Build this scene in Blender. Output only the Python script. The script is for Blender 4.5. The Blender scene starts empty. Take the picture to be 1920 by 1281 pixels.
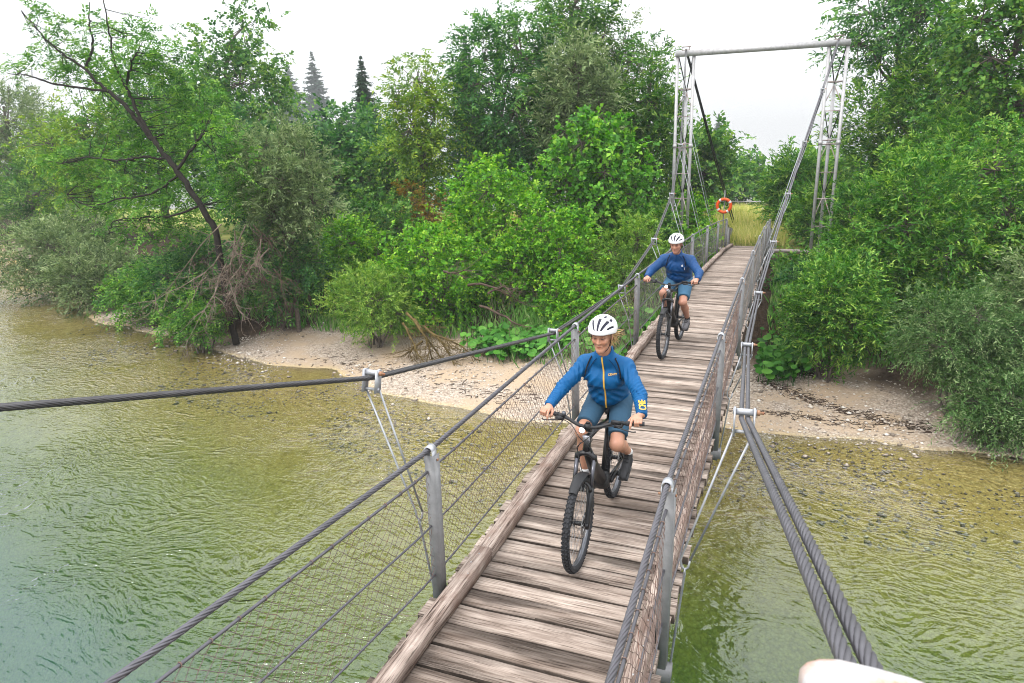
import bpy, math, random
import numpy as np
from mathutils import Vector, Matrix

SC = bpy.context.scene
COL = SC.collection
PI = math.pi

# ------------------------------------------------------------------ camera
cam_d = bpy.data.cameras.new('camera')
cam = bpy.data.objects.new('camera', cam_d)
COL.objects.link(cam)
CAM = np.array([1.3243, 0.0, 3.1451])
_p, _y, _r = 0.2919, 0.3776, -0.0332          # pitch down, yaw left, roll
_f = np.array([-math.sin(_y)*math.cos(_p), math.cos(_y)*math.cos(_p), -math.sin(_p)])
_rt = np.array([math.cos(_y), math.sin(_y), 0.0])
_up = np.cross(_rt, _f)
_R = _rt*math.cos(_r) + _up*math.sin(_r)
_U = -_rt*math.sin(_r) + _up*math.cos(_r)
cam.matrix_world = Matrix(((_R[0], _U[0], -_f[0], CAM[0]), (_R[1], _U[1], -_f[1], CAM[1]),
                           (_R[2], _U[2], -_f[2], CAM[2]), (0, 0, 0, 1)))
cam_d.sensor_width = 36.0
cam_d.lens = 1303.24/1920*36
cam_d.clip_start = 0.05
cam_d.clip_end = 2000
cam_d.dof.use_dof = True
cam_d.dof.focus_distance = 6.5
cam_d.dof.aperture_fstop = 9.0
SC.camera = cam

# ------------------------------------------------------------------ world: misty overcast morning
SUN_EL, SUN_AZ = math.radians(52), math.radians(215)     # azimuth measured from +Y towards +X
world = bpy.data.worlds.new('World'); SC.world = world
world.use_nodes = True
_nt = world.node_tree
for _n in list(_nt.nodes): _nt.nodes.remove(_n)
_out = _nt.nodes.new('ShaderNodeOutputWorld')
_sky = _nt.nodes.new('ShaderNodeTexSky'); _sky.sky_type = 'NISHITA'; _sky.sun_disc = False
_sky.sun_elevation = SUN_EL; _sky.sun_rotation = SUN_AZ
_sky.air_density = 1.0; _sky.dust_density = 4.0
_bg1 = _nt.nodes.new('ShaderNodeBackground'); _bg1.inputs[1].default_value = 0.05
_nt.links.new(_sky.outputs[0], _bg1.inputs[0])
# the cloud deck over it: an even white overcast, brighter overhead
_tc = _nt.nodes.new('ShaderNodeTexCoord'); _sx = _nt.nodes.new('ShaderNodeSeparateXYZ')
_nt.links.new(_tc.outputs['Generated'], _sx.inputs[0])
_mr = _nt.nodes.new('ShaderNodeMapRange'); _mr.inputs[1].default_value = 0.0; _mr.inputs[2].default_value = 1.0
_mr.inputs[3].default_value = 1.0; _mr.inputs[4].default_value = 4.3
_nt.links.new(_sx.outputs[2], _mr.inputs[0])
_bg2 = _nt.nodes.new('ShaderNodeBackground'); _bg2.inputs[0].default_value = (0.97, 0.985, 1.0, 1)
_nt.links.new(_mr.outputs[0], _bg2.inputs[1])
_mx = _nt.nodes.new('ShaderNodeMixShader'); _mx.inputs[0].default_value = 0.9
_nt.links.new(_bg1.outputs[0], _mx.inputs[1]); _nt.links.new(_bg2.outputs[0], _mx.inputs[2])
_nt.links.new(_mx.outputs[0], _out.inputs[0])

# ------------------------------------------------------------------ sun behind thin cloud
sun_d = bpy.data.lights.new('sun', 'SUN'); sun_d.energy = 1.5; sun_d.angle = math.radians(12)
sun_d.color = (1.0, 0.96, 0.9)
sun = bpy.data.objects.new('sun', sun_d); COL.objects.link(sun)
_sd = Vector((math.sin(SUN_AZ)*math.cos(SUN_EL), math.cos(SUN_AZ)*math.cos(SUN_EL), math.sin(SUN_EL)))
sun.rotation_euler = _sd.to_track_quat('Z', 'Y').to_euler()

SC.view_settings.view_transform = 'Standard'
SC.view_settings.look = 'None'
SC.view_settings.exposure = 0.0
SC.view_settings.gamma = 1.0
SC.view_settings.use_curve_mapping = False
SC.render.engine = 'CYCLES'
SC.cycles.use_denoising = True
SC.cycles.use_adaptive_sampling = True
SC.cycles.adaptive_threshold = 0.02
SC.cycles.max_bounces = 5
SC.cycles.diffuse_bounces = 1
SC.cycles.filter_width = 1.0
SC.cycles.glossy_bounces = 3
SC.cycles.transmission_bounces = 4
SC.cycles.transparent_max_bounces = 12
SC.cycles.volume_bounces = 0
SC.cycles.caustics_reflective = False
SC.cycles.caustics_refractive = False

rng = np.random.default_rng(7)
rnd = random.Random(11)

# ------------------------------------------------------------------ object helpers
def tag(o, label=None, cat=None, group=None, kind=None):
    if label: o['label'] = label
    if cat: o['category'] = cat
    if group: o['group'] = group
    if kind: o['kind'] = kind
    return o

def empty(name, loc=(0, 0, 0), rotz=0.0, parent=None):
    o = bpy.data.objects.new(name, None)
    o.empty_display_size = 0.2
    o.location = loc; o.rotation_euler = (0, 0, rotz)
    COL.objects.link(o)
    if parent is not None: o.parent = parent
    return o

def link(name, me, parent=None, loc=None):
    o = bpy.data.objects.new(name, me)
    COL.objects.link(o)
    if parent is not None: o.parent = parent
    if loc is not None: o.location = loc
    return o

def mesh_np(name, V, F, mat=None, smooth=False, attrs=None):
    """V (n,3); F (m,k) int array of equal-sized faces, or a list of such arrays."""
    Fs = F if isinstance(F, (list, tuple)) else [F]
    Fs = [np.asarray(f, dtype=np.int32) for f in Fs if len(f)]
    me = bpy.data.meshes.new(name)
    V = np.ascontiguousarray(V, dtype=np.float32)
    me.vertices.add(len(V)); me.vertices.foreach_set('co', V.ravel())
    loops = np.concatenate([f.ravel() for f in Fs]).astype(np.int32)
    sizes = np.concatenate([np.full(len(f), f.shape[1], np.int32) for f in Fs])
    starts = np.concatenate([[0], np.cumsum(sizes)[:-1]]).astype(np.int32)
    me.loops.add(len(loops)); me.loops.foreach_set('vertex_index', loops)
    me.polygons.add(len(sizes)); me.polygons.foreach_set('loop_start', starts)
    try: me.polygons.foreach_set('loop_total', sizes)
    except Exception: pass
    if smooth: me.polygons.foreach_set('use_smooth', np.ones(len(sizes), bool))
    if attrs:
        for an, av in attrs.items():
            av = np.asarray(av, np.float32)
            if av.ndim == 1:
                a = me.attributes.new(an, 'FLOAT', 'POINT'); a.data.foreach_set('value', av)
            else:
                a = me.attributes.new(an, 'FLOAT_COLOR', 'POINT')
                if av.shape[1] == 3: av = np.concatenate([av, np.ones((len(av), 1), np.float32)], 1)
                a.data.foreach_set('color', np.ascontiguousarray(av).ravel())
    me.update(calc_edges=True)
    if mat is not None: me.materials.append(mat)
    return me

def nrm(v):
    v = np.asarray(v, float)
    return v/(np.linalg.norm(v, axis=-1, keepdims=True)+1e-12)

class MB:
    """collects shapes for ONE mesh"""
    def __init__(s): s.V = []; s.Q = []; s.T = []; s.N = []; s.n = 0
    def add(s, V, quads=(), tris=(), ngons=()):
        V = np.asarray(V, float); b = s.n
        s.V.append(V); s.n += len(V)
        if len(quads): s.Q.append(np.asarray(quads)+b)
        if len(tris): s.T.append(np.asarray(tris)+b)
        for g in ngons: s.N.append(np.asarray([g])+b)
    def box(s, c, size, M=None, taper=1.0):
        x, y, z = np.asarray(size)/2
        t = taper
        V = np.array([[-x, -y, -z], [x, -y, -z], [x, y, -z], [-x, y, -z],
                      [-x*t, -y*t, z], [x*t, -y*t, z], [x*t, y*t, z], [-x*t, y*t, z]])
        if M is not None: V = V @ np.asarray(M).T
        s.add(V+np.asarray(c), [[0, 3, 2, 1], [4, 5, 6, 7], [0, 1, 5, 4], [1, 2, 6, 5], [2, 3, 7, 6], [3, 0, 4, 7]])
    def bar(s, a, b, w, h=None, up=(0, 0, 1)):
        """box beam from a to b; w across, h along up"""
        a = np.asarray(a, float); b = np.asarray(b, float); h = h or w
        d = b-a; L = np.linalg.norm(d); d = d/L
        u = np.asarray(up, float)
        if abs(d@u) > 0.98: u = np.array([1.0, 0, 0])
        x = nrm(np.cross(d, u)); u = np.cross(x, d)
        s.box((a+b)/2, (w, L, h), np.stack([x, d, u], 1))
    def tube(s, P, r, n=8, caps=True, closed=False, flat=None):
        P = np.asarray(P, float); m = len(P)
        r = np.broadcast_to(np.asarray(r, float), (m,))
        if closed: T = nrm(np.roll(P, -1, 0)-np.roll(P, 1, 0))
        else:
            T = np.gradient(P, axis=0) if m > 2 else np.repeat((P[1]-P[0])[None], 2, 0)
            T = nrm(T)
        u = np.array([0, 0, 1.0]) if abs(T[0][2]) < 0.9 else np.array([1.0, 0, 0])
        X = np.zeros_like(P); 
        x = nrm(np.cross(T[0], u))
        for i in range(m):
            x = x-T[i]*(x@T[i]); x = x/np.linalg.norm(x); X[i] = x
        Yv = np.cross(T, X)
        a = np.arange(n)*2*PI/n
        ca, sa = np.cos(a), np.sin(a)
        if flat is not None: sa = sa*flat
        V = P[:, None]+r[:, None, None]*(ca[None, :, None]*X[:, None]+sa[None, :, None]*Yv[:, None])
        mm = m if closed else m-1
        i = np.arange(mm)[:, None]; j = np.arange(n)[None]
        i2 = (i+1) % m; j2 = (j+1) % n
        q = np.stack([i*n+j, i*n+j2, i2*n+j2, i2*n+j], -1).reshape(-1, 4)
        ng = []
        if caps and not closed: ng = [list(range(n))[::-1], [(m-1)*n+k for k in range(n)]]
        s.add(V.reshape(-1, 3), q, ngons=ng)
    def lathe(s, prof, c, axis, n=24, a0=0, a1=2*PI):
        """prof: list of (radius, height along axis)"""
        axis = nrm(axis); u = np.array([0, 0, 1.0]) if abs(axis[2]) < .9 else np.array([1.0, 0, 0])
        X = nrm(np.cross(axis, u)); Y = np.cross(axis, X)
        pr = np.asarray(prof, float); m = len(pr)
        full = abs(a1-a0-2*PI) < 1e-6
        k = n if full else n+1
        a = a0+np.arange(k)*(a1-a0)/n
        V = pr[:, None, 0, None]*(np.cos(a)[None, :, None]*X+np.sin(a)[None, :, None]*Y)+pr[:, None, 1, None]*axis
        i = np.arange(m-1)[:, None]; j = np.arange(n)[None]; j2 = (j+1) % k
        q = np.stack([i*k+j, i*k+j2, (i+1)*k+j2, (i+1)*k+j], -1).reshape(-1, 4)
        s.add(V.reshape(-1, 3)+np.asarray(c), q)
    def mesh(s, name, mat, smooth=False):
        V = np.concatenate(s.V)
        Fs = []
        if s.Q: Fs.append(np.concatenate(s.Q))
        if s.T: Fs.append(np.concatenate(s.T))
        by = {}
        for g in s.N: by.setdefault(g.shape[1], []).append(g)
        for k, v in by.items(): Fs.append(np.concatenate(v))
        return mesh_np(name, V, Fs, mat, smooth)
    def build(s, name, mat, parent=None, smooth=False):
        return link(name, s.mesh(name, mat, smooth), parent)

def curve_pts(P, n):
    """Catmull-Rom through P, n samples"""
    P = np.asarray(P, float)
    Q = np.concatenate([[2*P[0]-P[1]], P, [2*P[-1]-P[-2]]])
    t = np.linspace(0, len(P)-1-1e-9, n); i = t.astype(int); f = (t-i)[:, None]
    a, b, c, d = Q[i], Q[i+1], Q[i+2], Q[i+3]
    return .5*((2*b)+(-a+c)*f+(2*a-5*b+4*c-d)*f**2+(-a+3*b-3*c+d)*f**3)

def resample(P, step):
    P = np.asarray(P, float); L = np.concatenate([[0], np.cumsum(np.linalg.norm(np.diff(P, axis=0), axis=1))])
    n = max(2, int(L[-1]/step)+1); t = np.linspace(0, L[-1], n)
    return np.stack([np.interp(t, L, P[:, k]) for k in range(3)], 1)

# ------------------------------------------------------------------ materials
def mat_new(name):
    m = bpy.data.materials.new(name); m.use_nodes = True
    nt = m.node_tree; b = nt.nodes.get('Principled BSDF')
    return m, nt, b

def N(nt, typ, **kw):
    n = nt.nodes.new('ShaderNode'+typ)
    for k, v in kw.items():
        if k.startswith('i_'):
            key = k[2:]
            key = int(key) if key.isdigit() else key
            n.inputs[key].default_value = v
        else: setattr(n, k, v)
    return n

def L(nt, a, b): nt.links.new(a, b)

def ramp(nt, src, stops):
    r = nt.nodes.new('ShaderNodeValToRGB'); e = r.color_ramp.elements
    while len(e) < len(stops): e.new(0.5)
    for i, (p, c) in enumerate(stops):
        e[i].position = p; e[i].color = (*c, 1) if len(c) == 3 else c
    nt.links.new(src, r.inputs[0]); return r

def mixc(nt, fac, a, b, mode='MIX'):
    m = nt.nodes.new('ShaderNodeMix'); m.data_type = 'RGBA'; m.blend_type = mode
    for sock, v in ((m.inputs[0], fac), (m.inputs[6], a), (m.inputs[7], b)):
        if hasattr(v, 'links') or hasattr(v, 'is_linked'): nt.links.new(v, sock)
        elif isinstance(v, (int, float)): sock.default_value = v
        else: sock.default_value = (*v, 1) if len(v) == 3 else v
    return m.outputs[2]

def simple(name, col, rough=.6, metal=0.0, var=0.12, scale=8.0, bump=0.0, bscale=60.0, spec=0.3, coat=0.0, sheen=0.0):
    m, nt, b = mat_new(name)
    tc = N(nt, 'TexCoord'); no = N(nt, 'TexNoise', i_Scale=scale, i_Detail=5.0)
    L(nt, tc.outputs['Object'], no.inputs['Vector'])
    d = tuple(c*(1-var) for c in col); u = tuple(min(1, c*(1+var)) for c in col)
    r = ramp(nt, no.outputs[0], [(.3, d), (.7, u)])
    L(nt, r.outputs[0], b.inputs['Base Color'])
    b.inputs['Roughness'].default_value = rough; b.inputs['Metallic'].default_value = metal
    b.inputs['Specular IOR Level'].default_value = spec
    b.inputs['Coat Weight'].default_value = coat
    b.inputs['Sheen Weight'].default_value = sheen
    if bump:
        n2 = N(nt, 'TexNoise', i_Scale=bscale, i_Detail=4.0); L(nt, tc.outputs['Object'], n2.inputs['Vector'])
        bp = N(nt, 'Bump', i_Strength=bump, i_Distance=.01); L(nt, n2.outputs[0], bp.inputs['Height'])
        L(nt, bp.outputs[0], b.inputs['Normal'])
    return m

def mat_wood(name, light, mid, dark, grain_axis='x', scale=1.0, red=None):
    m, nt, b = mat_new(name)
    tc = N(nt, 'TexCoord'); oi = N(nt, 'ObjectInfo')
    off = N(nt, 'VectorMath', operation='SCALE'); off.inputs[3].default_value = 37.0
    cr = N(nt, 'CombineXYZ'); 
    for k in range(3): L(nt, oi.outputs['Random'], cr.inputs[k])
    L(nt, cr.outputs[0], off.inputs[0])
    ad = N(nt, 'VectorMath', operation='ADD'); L(nt, tc.outputs['Object'], ad.inputs[0]); L(nt, off.outputs[0], ad.inputs[1])
    s = (1.7, 9.5, 50) if grain_axis == 'x' else (50, 1.7, 50)      # deck boards are unit-wide meshes scaled across
    s = tuple(k*scale for k in s)
    mp = N(nt, 'Mapping'); mp.inputs['Scale'].default_value = s; L(nt, ad.outputs[0], mp.inputs[0])
    g = N(nt, 'TexNoise', i_Scale=1.0, i_Detail=8.0, i_Roughness=.7, i_Distortion=.35); L(nt, mp.outputs[0], g.inputs['Vector'])
    mp2 = N(nt, 'Mapping'); mp2.inputs['Scale'].default_value = tuple(k*1.7 for k in s); L(nt, ad.outputs[0], mp2.inputs[0])
    g2 = N(nt, 'TexNoise', i_Scale=1.0, i_Detail=4.0, i_Roughness=.7); L(nt, mp2.outputs[0], g2.inputs['Vector'])
    bl = N(nt, 'TexNoise', i_Scale=3.2, i_Detail=4.0); L(nt, ad.outputs[0], bl.inputs['Vector'])
    c1 = ramp(nt, g.outputs[0], [(.33, dark), (.42, mid), (.56, light), (.75, tuple(min(1, c*1.2) for c in light))])
    c2 = ramp(nt, g2.outputs[0], [(.36, (.13, .10, .09)), (.45, (1, 1, 1))])
    col = mixc(nt, .8, c1.outputs[0], c2.outputs[0], 'MULTIPLY')
    # slow stains, boards of different age
    c3 = ramp(nt, bl.outputs[0], [(.3, (.50, .44, .41)), (.6, (1.08, 1.04, 1.02))])
    col = mixc(nt, .8, col, c3.outputs[0], 'MULTIPLY')
    c4 = ramp(nt, oi.outputs['Random'], [(0, (.62, .58, .55)), (.5, (1, .97, .95)), (1, (1.28, 1.25, 1.22))])
    col = mixc(nt, .9, col, c4.outputs[0], 'MULTIPLY')
    if red:
        rn = N(nt, 'TexNoise', i_Scale=4.5, i_Detail=6.0); L(nt, ad.outputs[0], rn.inputs['Vector'])
        rr = ramp(nt, rn.outputs[0], [(.5, (0, 0, 0)), (.7, (.75, .75, .75))])
        col = mixc(nt, rr.outputs[0], col, red)
    L(nt, col, b.inputs['Base Color'])
    b.inputs['Roughness'].default_value = .85; b.inputs['Specular IOR Level'].default_value = .12
    mm = N(nt, 'Math', operation='ADD'); L(nt, g.outputs[0], mm.inputs[0]); 
    m2 = N(nt, 'Math', operation='MULTIPLY'); m2.inputs[1].default_value = .6; L(nt, g2.outputs[0], m2.inputs[0]); L(nt, m2.outputs[0], mm.inputs[1])
    bp = N(nt, 'Bump', i_Strength=.7, i_Distance=.006); L(nt, mm.outputs[0], bp.inputs['Height']); L(nt, bp.outputs[0], b.inputs['Normal'])
    return m

def mat_steel(name, base, rust=.5, rough=.5, metal=.75, rustcol=(.16, .06, .025)):
    m, nt, b = mat_new(name)
    tc = N(nt, 'TexCoord'); n1 = N(nt, 'TexNoise', i_Scale=9.0, i_Detail=7.0, i_Roughness=.65); L(nt, tc.outputs['Object'], n1.inputs['Vector'])
    mp = N(nt, 'Mapping'); mp.inputs['Scale'].default_value = (14, 14, 3); L(nt, tc.outputs['Object'], mp.inputs[0])
    n2 = N(nt, 'TexNoise', i_Scale=1.0, i_Detail=6.0, i_Roughness=.6); L(nt, mp.outputs[0], n2.inputs['Vector'])
    c1 = ramp(nt, n1.outputs[0], [(.3, tuple(c*.72 for c in base)), (.7, tuple(min(1, c*1.12) for c in base))])
    rf = ramp(nt, n2.outputs[0], [(.78-.35*rust, (0, 0, 0)), (.95-.35*rust, (1, 1, 1))])
    col = mixc(nt, rf.outputs[0], c1.outputs[0], rustcol)
    L(nt, col, b.inputs['Base Color'])
    iv = N(nt, 'Math', operation='MULTIPLY_ADD'); iv.inputs[1].default_value = -metal; iv.inputs[2].default_value = metal
    L(nt, rf.outputs[0], iv.inputs[0]); L(nt, iv.outputs[0], b.inputs['Metallic'])
    b.inputs['Roughness'].default_value = rough
    bp = N(nt, 'Bump', i_Strength=.15, i_Distance=.004); L(nt, n1.outputs[0], bp.inputs['Height']); L(nt, bp.outputs[0], b.inputs['Normal'])
    return m

M = {}
M['plank'] = mat_wood('weathered_deck_wood', (.41, .36, .32), (.285, .24, .208), (.11, .088, .074))
M['edge'] = simple('plank_edge_gap_shade', (.075, .058, .047), .9, var=.4, scale=14, bump=.3, bscale=40)  # dark colour stands in for the shade in the gaps between planks
M['kerb'] = mat_wood('weathered_kerb_wood', (.40, .35, .315), (.24, .19, .165), (.05, .036, .03), 'y', 1.0, red=(.19, .12, .095))
M['galv'] = mat_steel('galvanised_steel', (.215, .215, .22), .42, .6, .25, (.12, .07, .045))
M['clampm'] = mat_steel('pale_zinc_clamp', (.42, .43, .46), .12, .45, .4, (.32, .13, .05))
M['nearclamp'] = mat_steel('pale_zinc_clamp_rusty', (.52, .51, .52), 1.0, .5, .2, (.42, .2, .1))
M['towerm'] = mat_steel('tower_steel', (.50, .49, .50), .35, .55, .35, (.30, .17, .11))
M['brace'] = mat_steel('tower_brace_steel', (.42, .36, .34), .75, .6, .35, (.24, .13, .09))
M['bracedark'] = simple('dark_brace_rod', (.035, .037, .042), .5, .3)
M['rope'] = mat_steel('grey_wire_rope', (.12, .116, .13), .22, .5, .55, (.12, .07, .05))
M['ropedark'] = mat_steel('dark_wire_rope', (.075, .072, .075), .25, .5, .5, (.07, .045, .035))
M['ropeblack'] = simple('black_wire_rope', (.02, .02, .023), .5, .3)
M['rod'] = mat_steel('hanger_steel', (.36, .37, .39), .2, .45, .6)
M['wire'] = mat_steel('rusty_netting_wire', (.19, .13, .11), .6, .7, .2, (.24, .075, .04))
M['wirefar'] = mat_steel('netting_wire', (.18, .165, .15), .3, .7, .25, (.12, .07, .045))
M['bolt'] = mat_steel('rusty_bolt', (.40, .22, .13), .7, .6, .4, (.30, .09, .04))
M['screw'] = simple('screw_head', (.35, .34, .34), .45, .7)
# ------------------------------------------------------------------ terrain
ZW = -3.6                                   # river level
_SX = np.array([-260, -120, -50, -37, -27, -23, -19.5, -15, -11.4, -9.2, -5.8, -3.7, -1.2, .9, 3, 6.3, 12, 25, 60, 140.])
_SY = np.array([120, 62, 32.5, 25.4, 20.5, 19.3, 18.6, 17.0, 16.6, 16.1, 14.9, 14.5, 15.0, 15.4, 15.5, 15.5, 16.0, 18, 24, 40.])

def vnoise(x, y, seed=0):
    """smooth value noise, vectorised"""
    xi = np.floor(x).astype(int); yi = np.floor(y).astype(int); fx = x-xi; fy = y-yi
    fx = fx*fx*(3-2*fx); fy = fy*fy*(3-2*fy)
    def h(a, b):
        n = (a*374761393+b*668265263+seed*144665) & 0x7fffffff
        n = ((n ^ (n >> 13))*1274126177) & 0x7fffffff
        return ((n ^ (n >> 16)) & 0xffff)/65535.0
    return (h(xi, yi)*(1-fx)+h(xi+1, yi)*fx)*(1-fy)+(h(xi, yi+1)*(1-fx)+h(xi+1, yi+1)*fx)*fy

def inland(x, y):
    return y-np.interp(x, _SX, _SY)-(vnoise(x*.9, y*.9, 3)-.5)*.7-(vnoise(x*.25, y*.25, 4)-.5)*1.0

def sstep(a, b, x):
    t = np.clip((x-a)/(b-a), 0, 1); return t*t*(3-2*t)

def ground_z(x, y):
    x = np.asarray(x, float); y = np.asarray(y, float)
    s = inland(x, y)
    d = np.clip((.030*-s+.0023*np.clip(-s, 0, 30)**3)*(1+.25*sstep(-4, 1, x)), 0, 3.2)
    nearbank = sstep(-7, -13, y)*3.9
    bed = -d-(vnoise(x*1.7, y*1.7, 9)-.5)*.10*sstep(0, .4, d)+nearbank
    g0 = 3.6-3.3*sstep(-13, -17, x)-1.6*sstep(3.0, 6.0, x)           # width of the gravel
    gr = np.clip(s, 0, None)*.085
    bank = np.minimum(gr, g0*.085)+1.25*sstep(g0, g0+4.5, s)+.25*sstep(g0+4, g0+14, s)
    bank = bank+(vnoise(x*.8, y*.8, 5)-.5)*.12*sstep(.5, 3, s)
    far = -.078*np.clip(y-38, 0, None)
    return ZW+np.where(s < 0, bed, bank+far)

def grid_lines(segs):
    out = []
    for a, b, st in segs: out.append(np.arange(a, b, st))
    out.append([segs[-1][1]]); return np.concatenate(out)

gx = grid_lines([(-390, -120, 15), (-120, -40, 4), (-40, -24, .8), (-24, 10, .22), (10, 40, 2), (40, 190, 15)])
gy = grid_lines([(-18, -14, 2), (-14, 4, 1.0), (4, 12, .4), (12, 24, .2), (24, 44, .6), (44, 120, 4), (120, 270, 15)])
X, Y = np.meshgrid(gx, gy, indexing='ij')
Z = ground_z(X, Y)
S = inland(X, Y)
ni, nj = X.shape
ii, jj = np.meshgrid(np.arange(ni-1), np.arange(nj-1), indexing='ij')
Fq = np.stack([ii*nj+jj, (ii+1)*nj+jj, (ii+1)*nj+jj+1, ii*nj+jj+1], -1).reshape(-1, 4)
G0 = 3.6-3.3*sstep(-13, -17, X)-1.6*sstep(3.0, 6.0, X)
a_bed = sstep(.25, -.5, S).ravel()
a_soil = (sstep(G0-.2, G0+1.2, S+(vnoise(X*1.3, Y*1.3, 21)-.5)*1.6)).ravel()
a_mead = (sstep(29.5, 32, Y)*sstep(8, 10, S)).ravel()

m, nt, b = mat_new('river_ground')
tc = N(nt, 'TexCoord')
def attr(nt, n): 
    a = N(nt, 'Attribute'); a.attribute_name = n; return a
v1 = N(nt, 'TexVoronoi', i_Scale=17.0, i_Randomness=1.0); L(nt, tc.outputs['Object'], v1.inputs['Vector'])
v2 = N(nt, 'TexVoronoi', i_Scale=46.0); L(nt, tc.outputs['Object'], v2.inputs['Vector'])
n1 = N(nt, 'TexNoise', i_Scale=.7, i_Detail=6.0); L(nt, tc.outputs['Object'], n1.inputs['Vector'])
n2 = N(nt, 'TexNoise', i_Scale=7.0, i_Detail=6.0, i_Roughness=.7); L(nt, tc.outputs['Object'], n2.inputs['Vector'])
hs = N(nt, 'SeparateColor'); L(nt, v1.outputs['Color'], hs.inputs[0])
stone = ramp(nt, hs.outputs[0], [(0, (.22, .18, .145)), (.35, (.40, .33, .265)), (.7, (.50, .42, .345)), (1, (.60, .54, .47))])
hs2 = N(nt, 'SeparateColor'); L(nt, v2.outputs['Color'], hs2.inputs[0])
stone2 = ramp(nt, hs2.outputs[0], [(0, (.25, .20, .16)), (.5, (.44, .365, .295)), (1, (.56, .49, .42))])
grav = mixc(nt, .55, stone.outputs[0], stone2.outputs[0])
gap = ramp(nt, v1.outputs['Distance'], [(.35, (1, 1, 1)), (.75, (.62, .58, .55))])
grav = mixc(nt, .8, grav, gap.outputs[0], 'MULTIPLY')
sandn = ramp(nt, n1.outputs[0], [(.45, (0, 0, 0)), (.6, (1, 1, 1))])
grav = mixc(nt, sandn.outputs[0], grav, (.40, .305, .215))
# drift lines of leaf litter on the gravel
lit = ramp(nt, n2.outputs[0], [(.66, (0, 0, 0)), (.74, (.8, .8, .8))])
grav = mixc(nt, lit.outputs[0], grav, (.10, .06, .04))
# river bed: stones under a film of ochre algae
bedc = ramp(nt, n2.outputs[0], [(.25, (.26, .19, .035)), (.45, (.54, .42, .085)), (.62, (.70, .57, .15)), (.8, (.76, .67, .30))])
bedm = mixc(nt, .30, bedc.outputs[0], grav)
bedm = mixc(nt, .35, bedm, gap.outputs[0], 'MULTIPLY')
soil = ramp(nt, n2.outputs[0], [(.3, (.022, .015, .010)), (.6, (.07, .048, .032)), (.85, (.14, .10, .07))])
mead = ramp(nt, n1.outputs[0], [(.3, (.17, .22, .045)), (.6, (.36, .36, .11)), (.8, (.50, .45, .17))])
c = mixc(nt, attr(nt, 'bed').outputs['Fac'], grav, bedm)
c = mixc(nt, attr(nt, 'soil').outputs['Fac'], c, soil.outputs[0])
c = mixc(nt, attr(nt, 'meadow').outputs['Fac'], c, mead.outputs[0])
L(nt, c, b.inputs['Base Color']); b.inputs['Roughness'].default_value = .95; b.inputs['Specular IOR Level'].default_value = .08
bp = N(nt, 'Bump', i_Strength=.8, i_Distance=.03); bp.invert = True
L(nt, v1.outputs['Distance'], bp.inputs['Height']); L(nt, bp.outputs[0], b.inputs['Normal'])
M['ground'] = m
me = mesh_np('ground', np.stack([X, Y, Z], -1).reshape(-1, 3), Fq, m, True, {'bed': a_bed, 'soil': a_soil, 'meadow': a_mead})
tag(link('ground', me), kind='structure')

# loose pebbles on the gravel bar
def pebbles():
    ico = np.array([[1, 0, 0], [0, 1, 0], [-1, 0, 0], [0, -1, 0], [0, 0, 1], [0, 0, -1.0]])
    fi = np.array([[0, 1, 4], [1, 2, 4], [2, 3, 4], [3, 0, 4], [1, 0, 5], [2, 1, 5], [3, 2, 5], [0, 3, 5]])
    n = 26000
    x = rng.uniform(-24, 7, n); y = np.interp(x, _SX, _SY)+rng.uniform(-3.5, 4.2, n)
    s = inland(x, y); g0 = 3.6-3.3*sstep(-13, -17, x)-1.6*sstep(3, 6, x)
    k = (s < g0+.6) & (vnoise(x*.6, y*.6, 31) > rng.uniform(.25, .75, n)); x, y = x[k], y[k]; n = len(x)
    r = np.clip(rng.lognormal(-3.75, .45, n), .012, .09)
    z = ground_z(x, y)+r*.2
    A = rng.uniform(0, 2*PI, n); sx = r*rng.uniform(.8, 1.5, n); sy = r*rng.uniform(.7, 1.1, n); sz = r*rng.uniform(.4, .75, n)
    V = ico[None]*np.stack([sx, sy, sz], -1)[:, None]*rng.uniform(.75, 1.2, (n, 6, 1))
    ca, sa = np.cos(A)[:, None], np.sin(A)[:, None]
    V = np.stack([V[..., 0]*ca-V[..., 1]*sa, V[..., 0]*sa+V[..., 1]*ca, V[..., 2]], -1)+np.stack([x, y, z], -1)[:, None]
    F = fi[None]+(np.arange(n)*6)[:, None, None]
    tone = np.repeat(rng.uniform(0, 1, n), 6)
    return mesh_np('gravel', V.reshape(-1, 3), F.reshape(-1, 3), None, True, {'tone': tone})
m, nt, b = mat_new('pebble'); t = attr(nt, 'tone')
r_ = ramp(nt, t.outputs['Fac'], [(0, (.16, .13, .105)), (.4, (.40, .335, .275)), (.8, (.55, .48, .41)), (1, (.72, .68, .62))])
L(nt, r_.outputs[0], b.inputs['Base Color']); b.inputs['Roughness'].default_value = .9; b.inputs['Specular IOR Level'].default_value = .15
me = pebbles(); me.materials.append(m)
tag(link('gravel', me), 'pale loose river pebbles lying on the gravel bar', 'gravel', kind='stuff')

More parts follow.
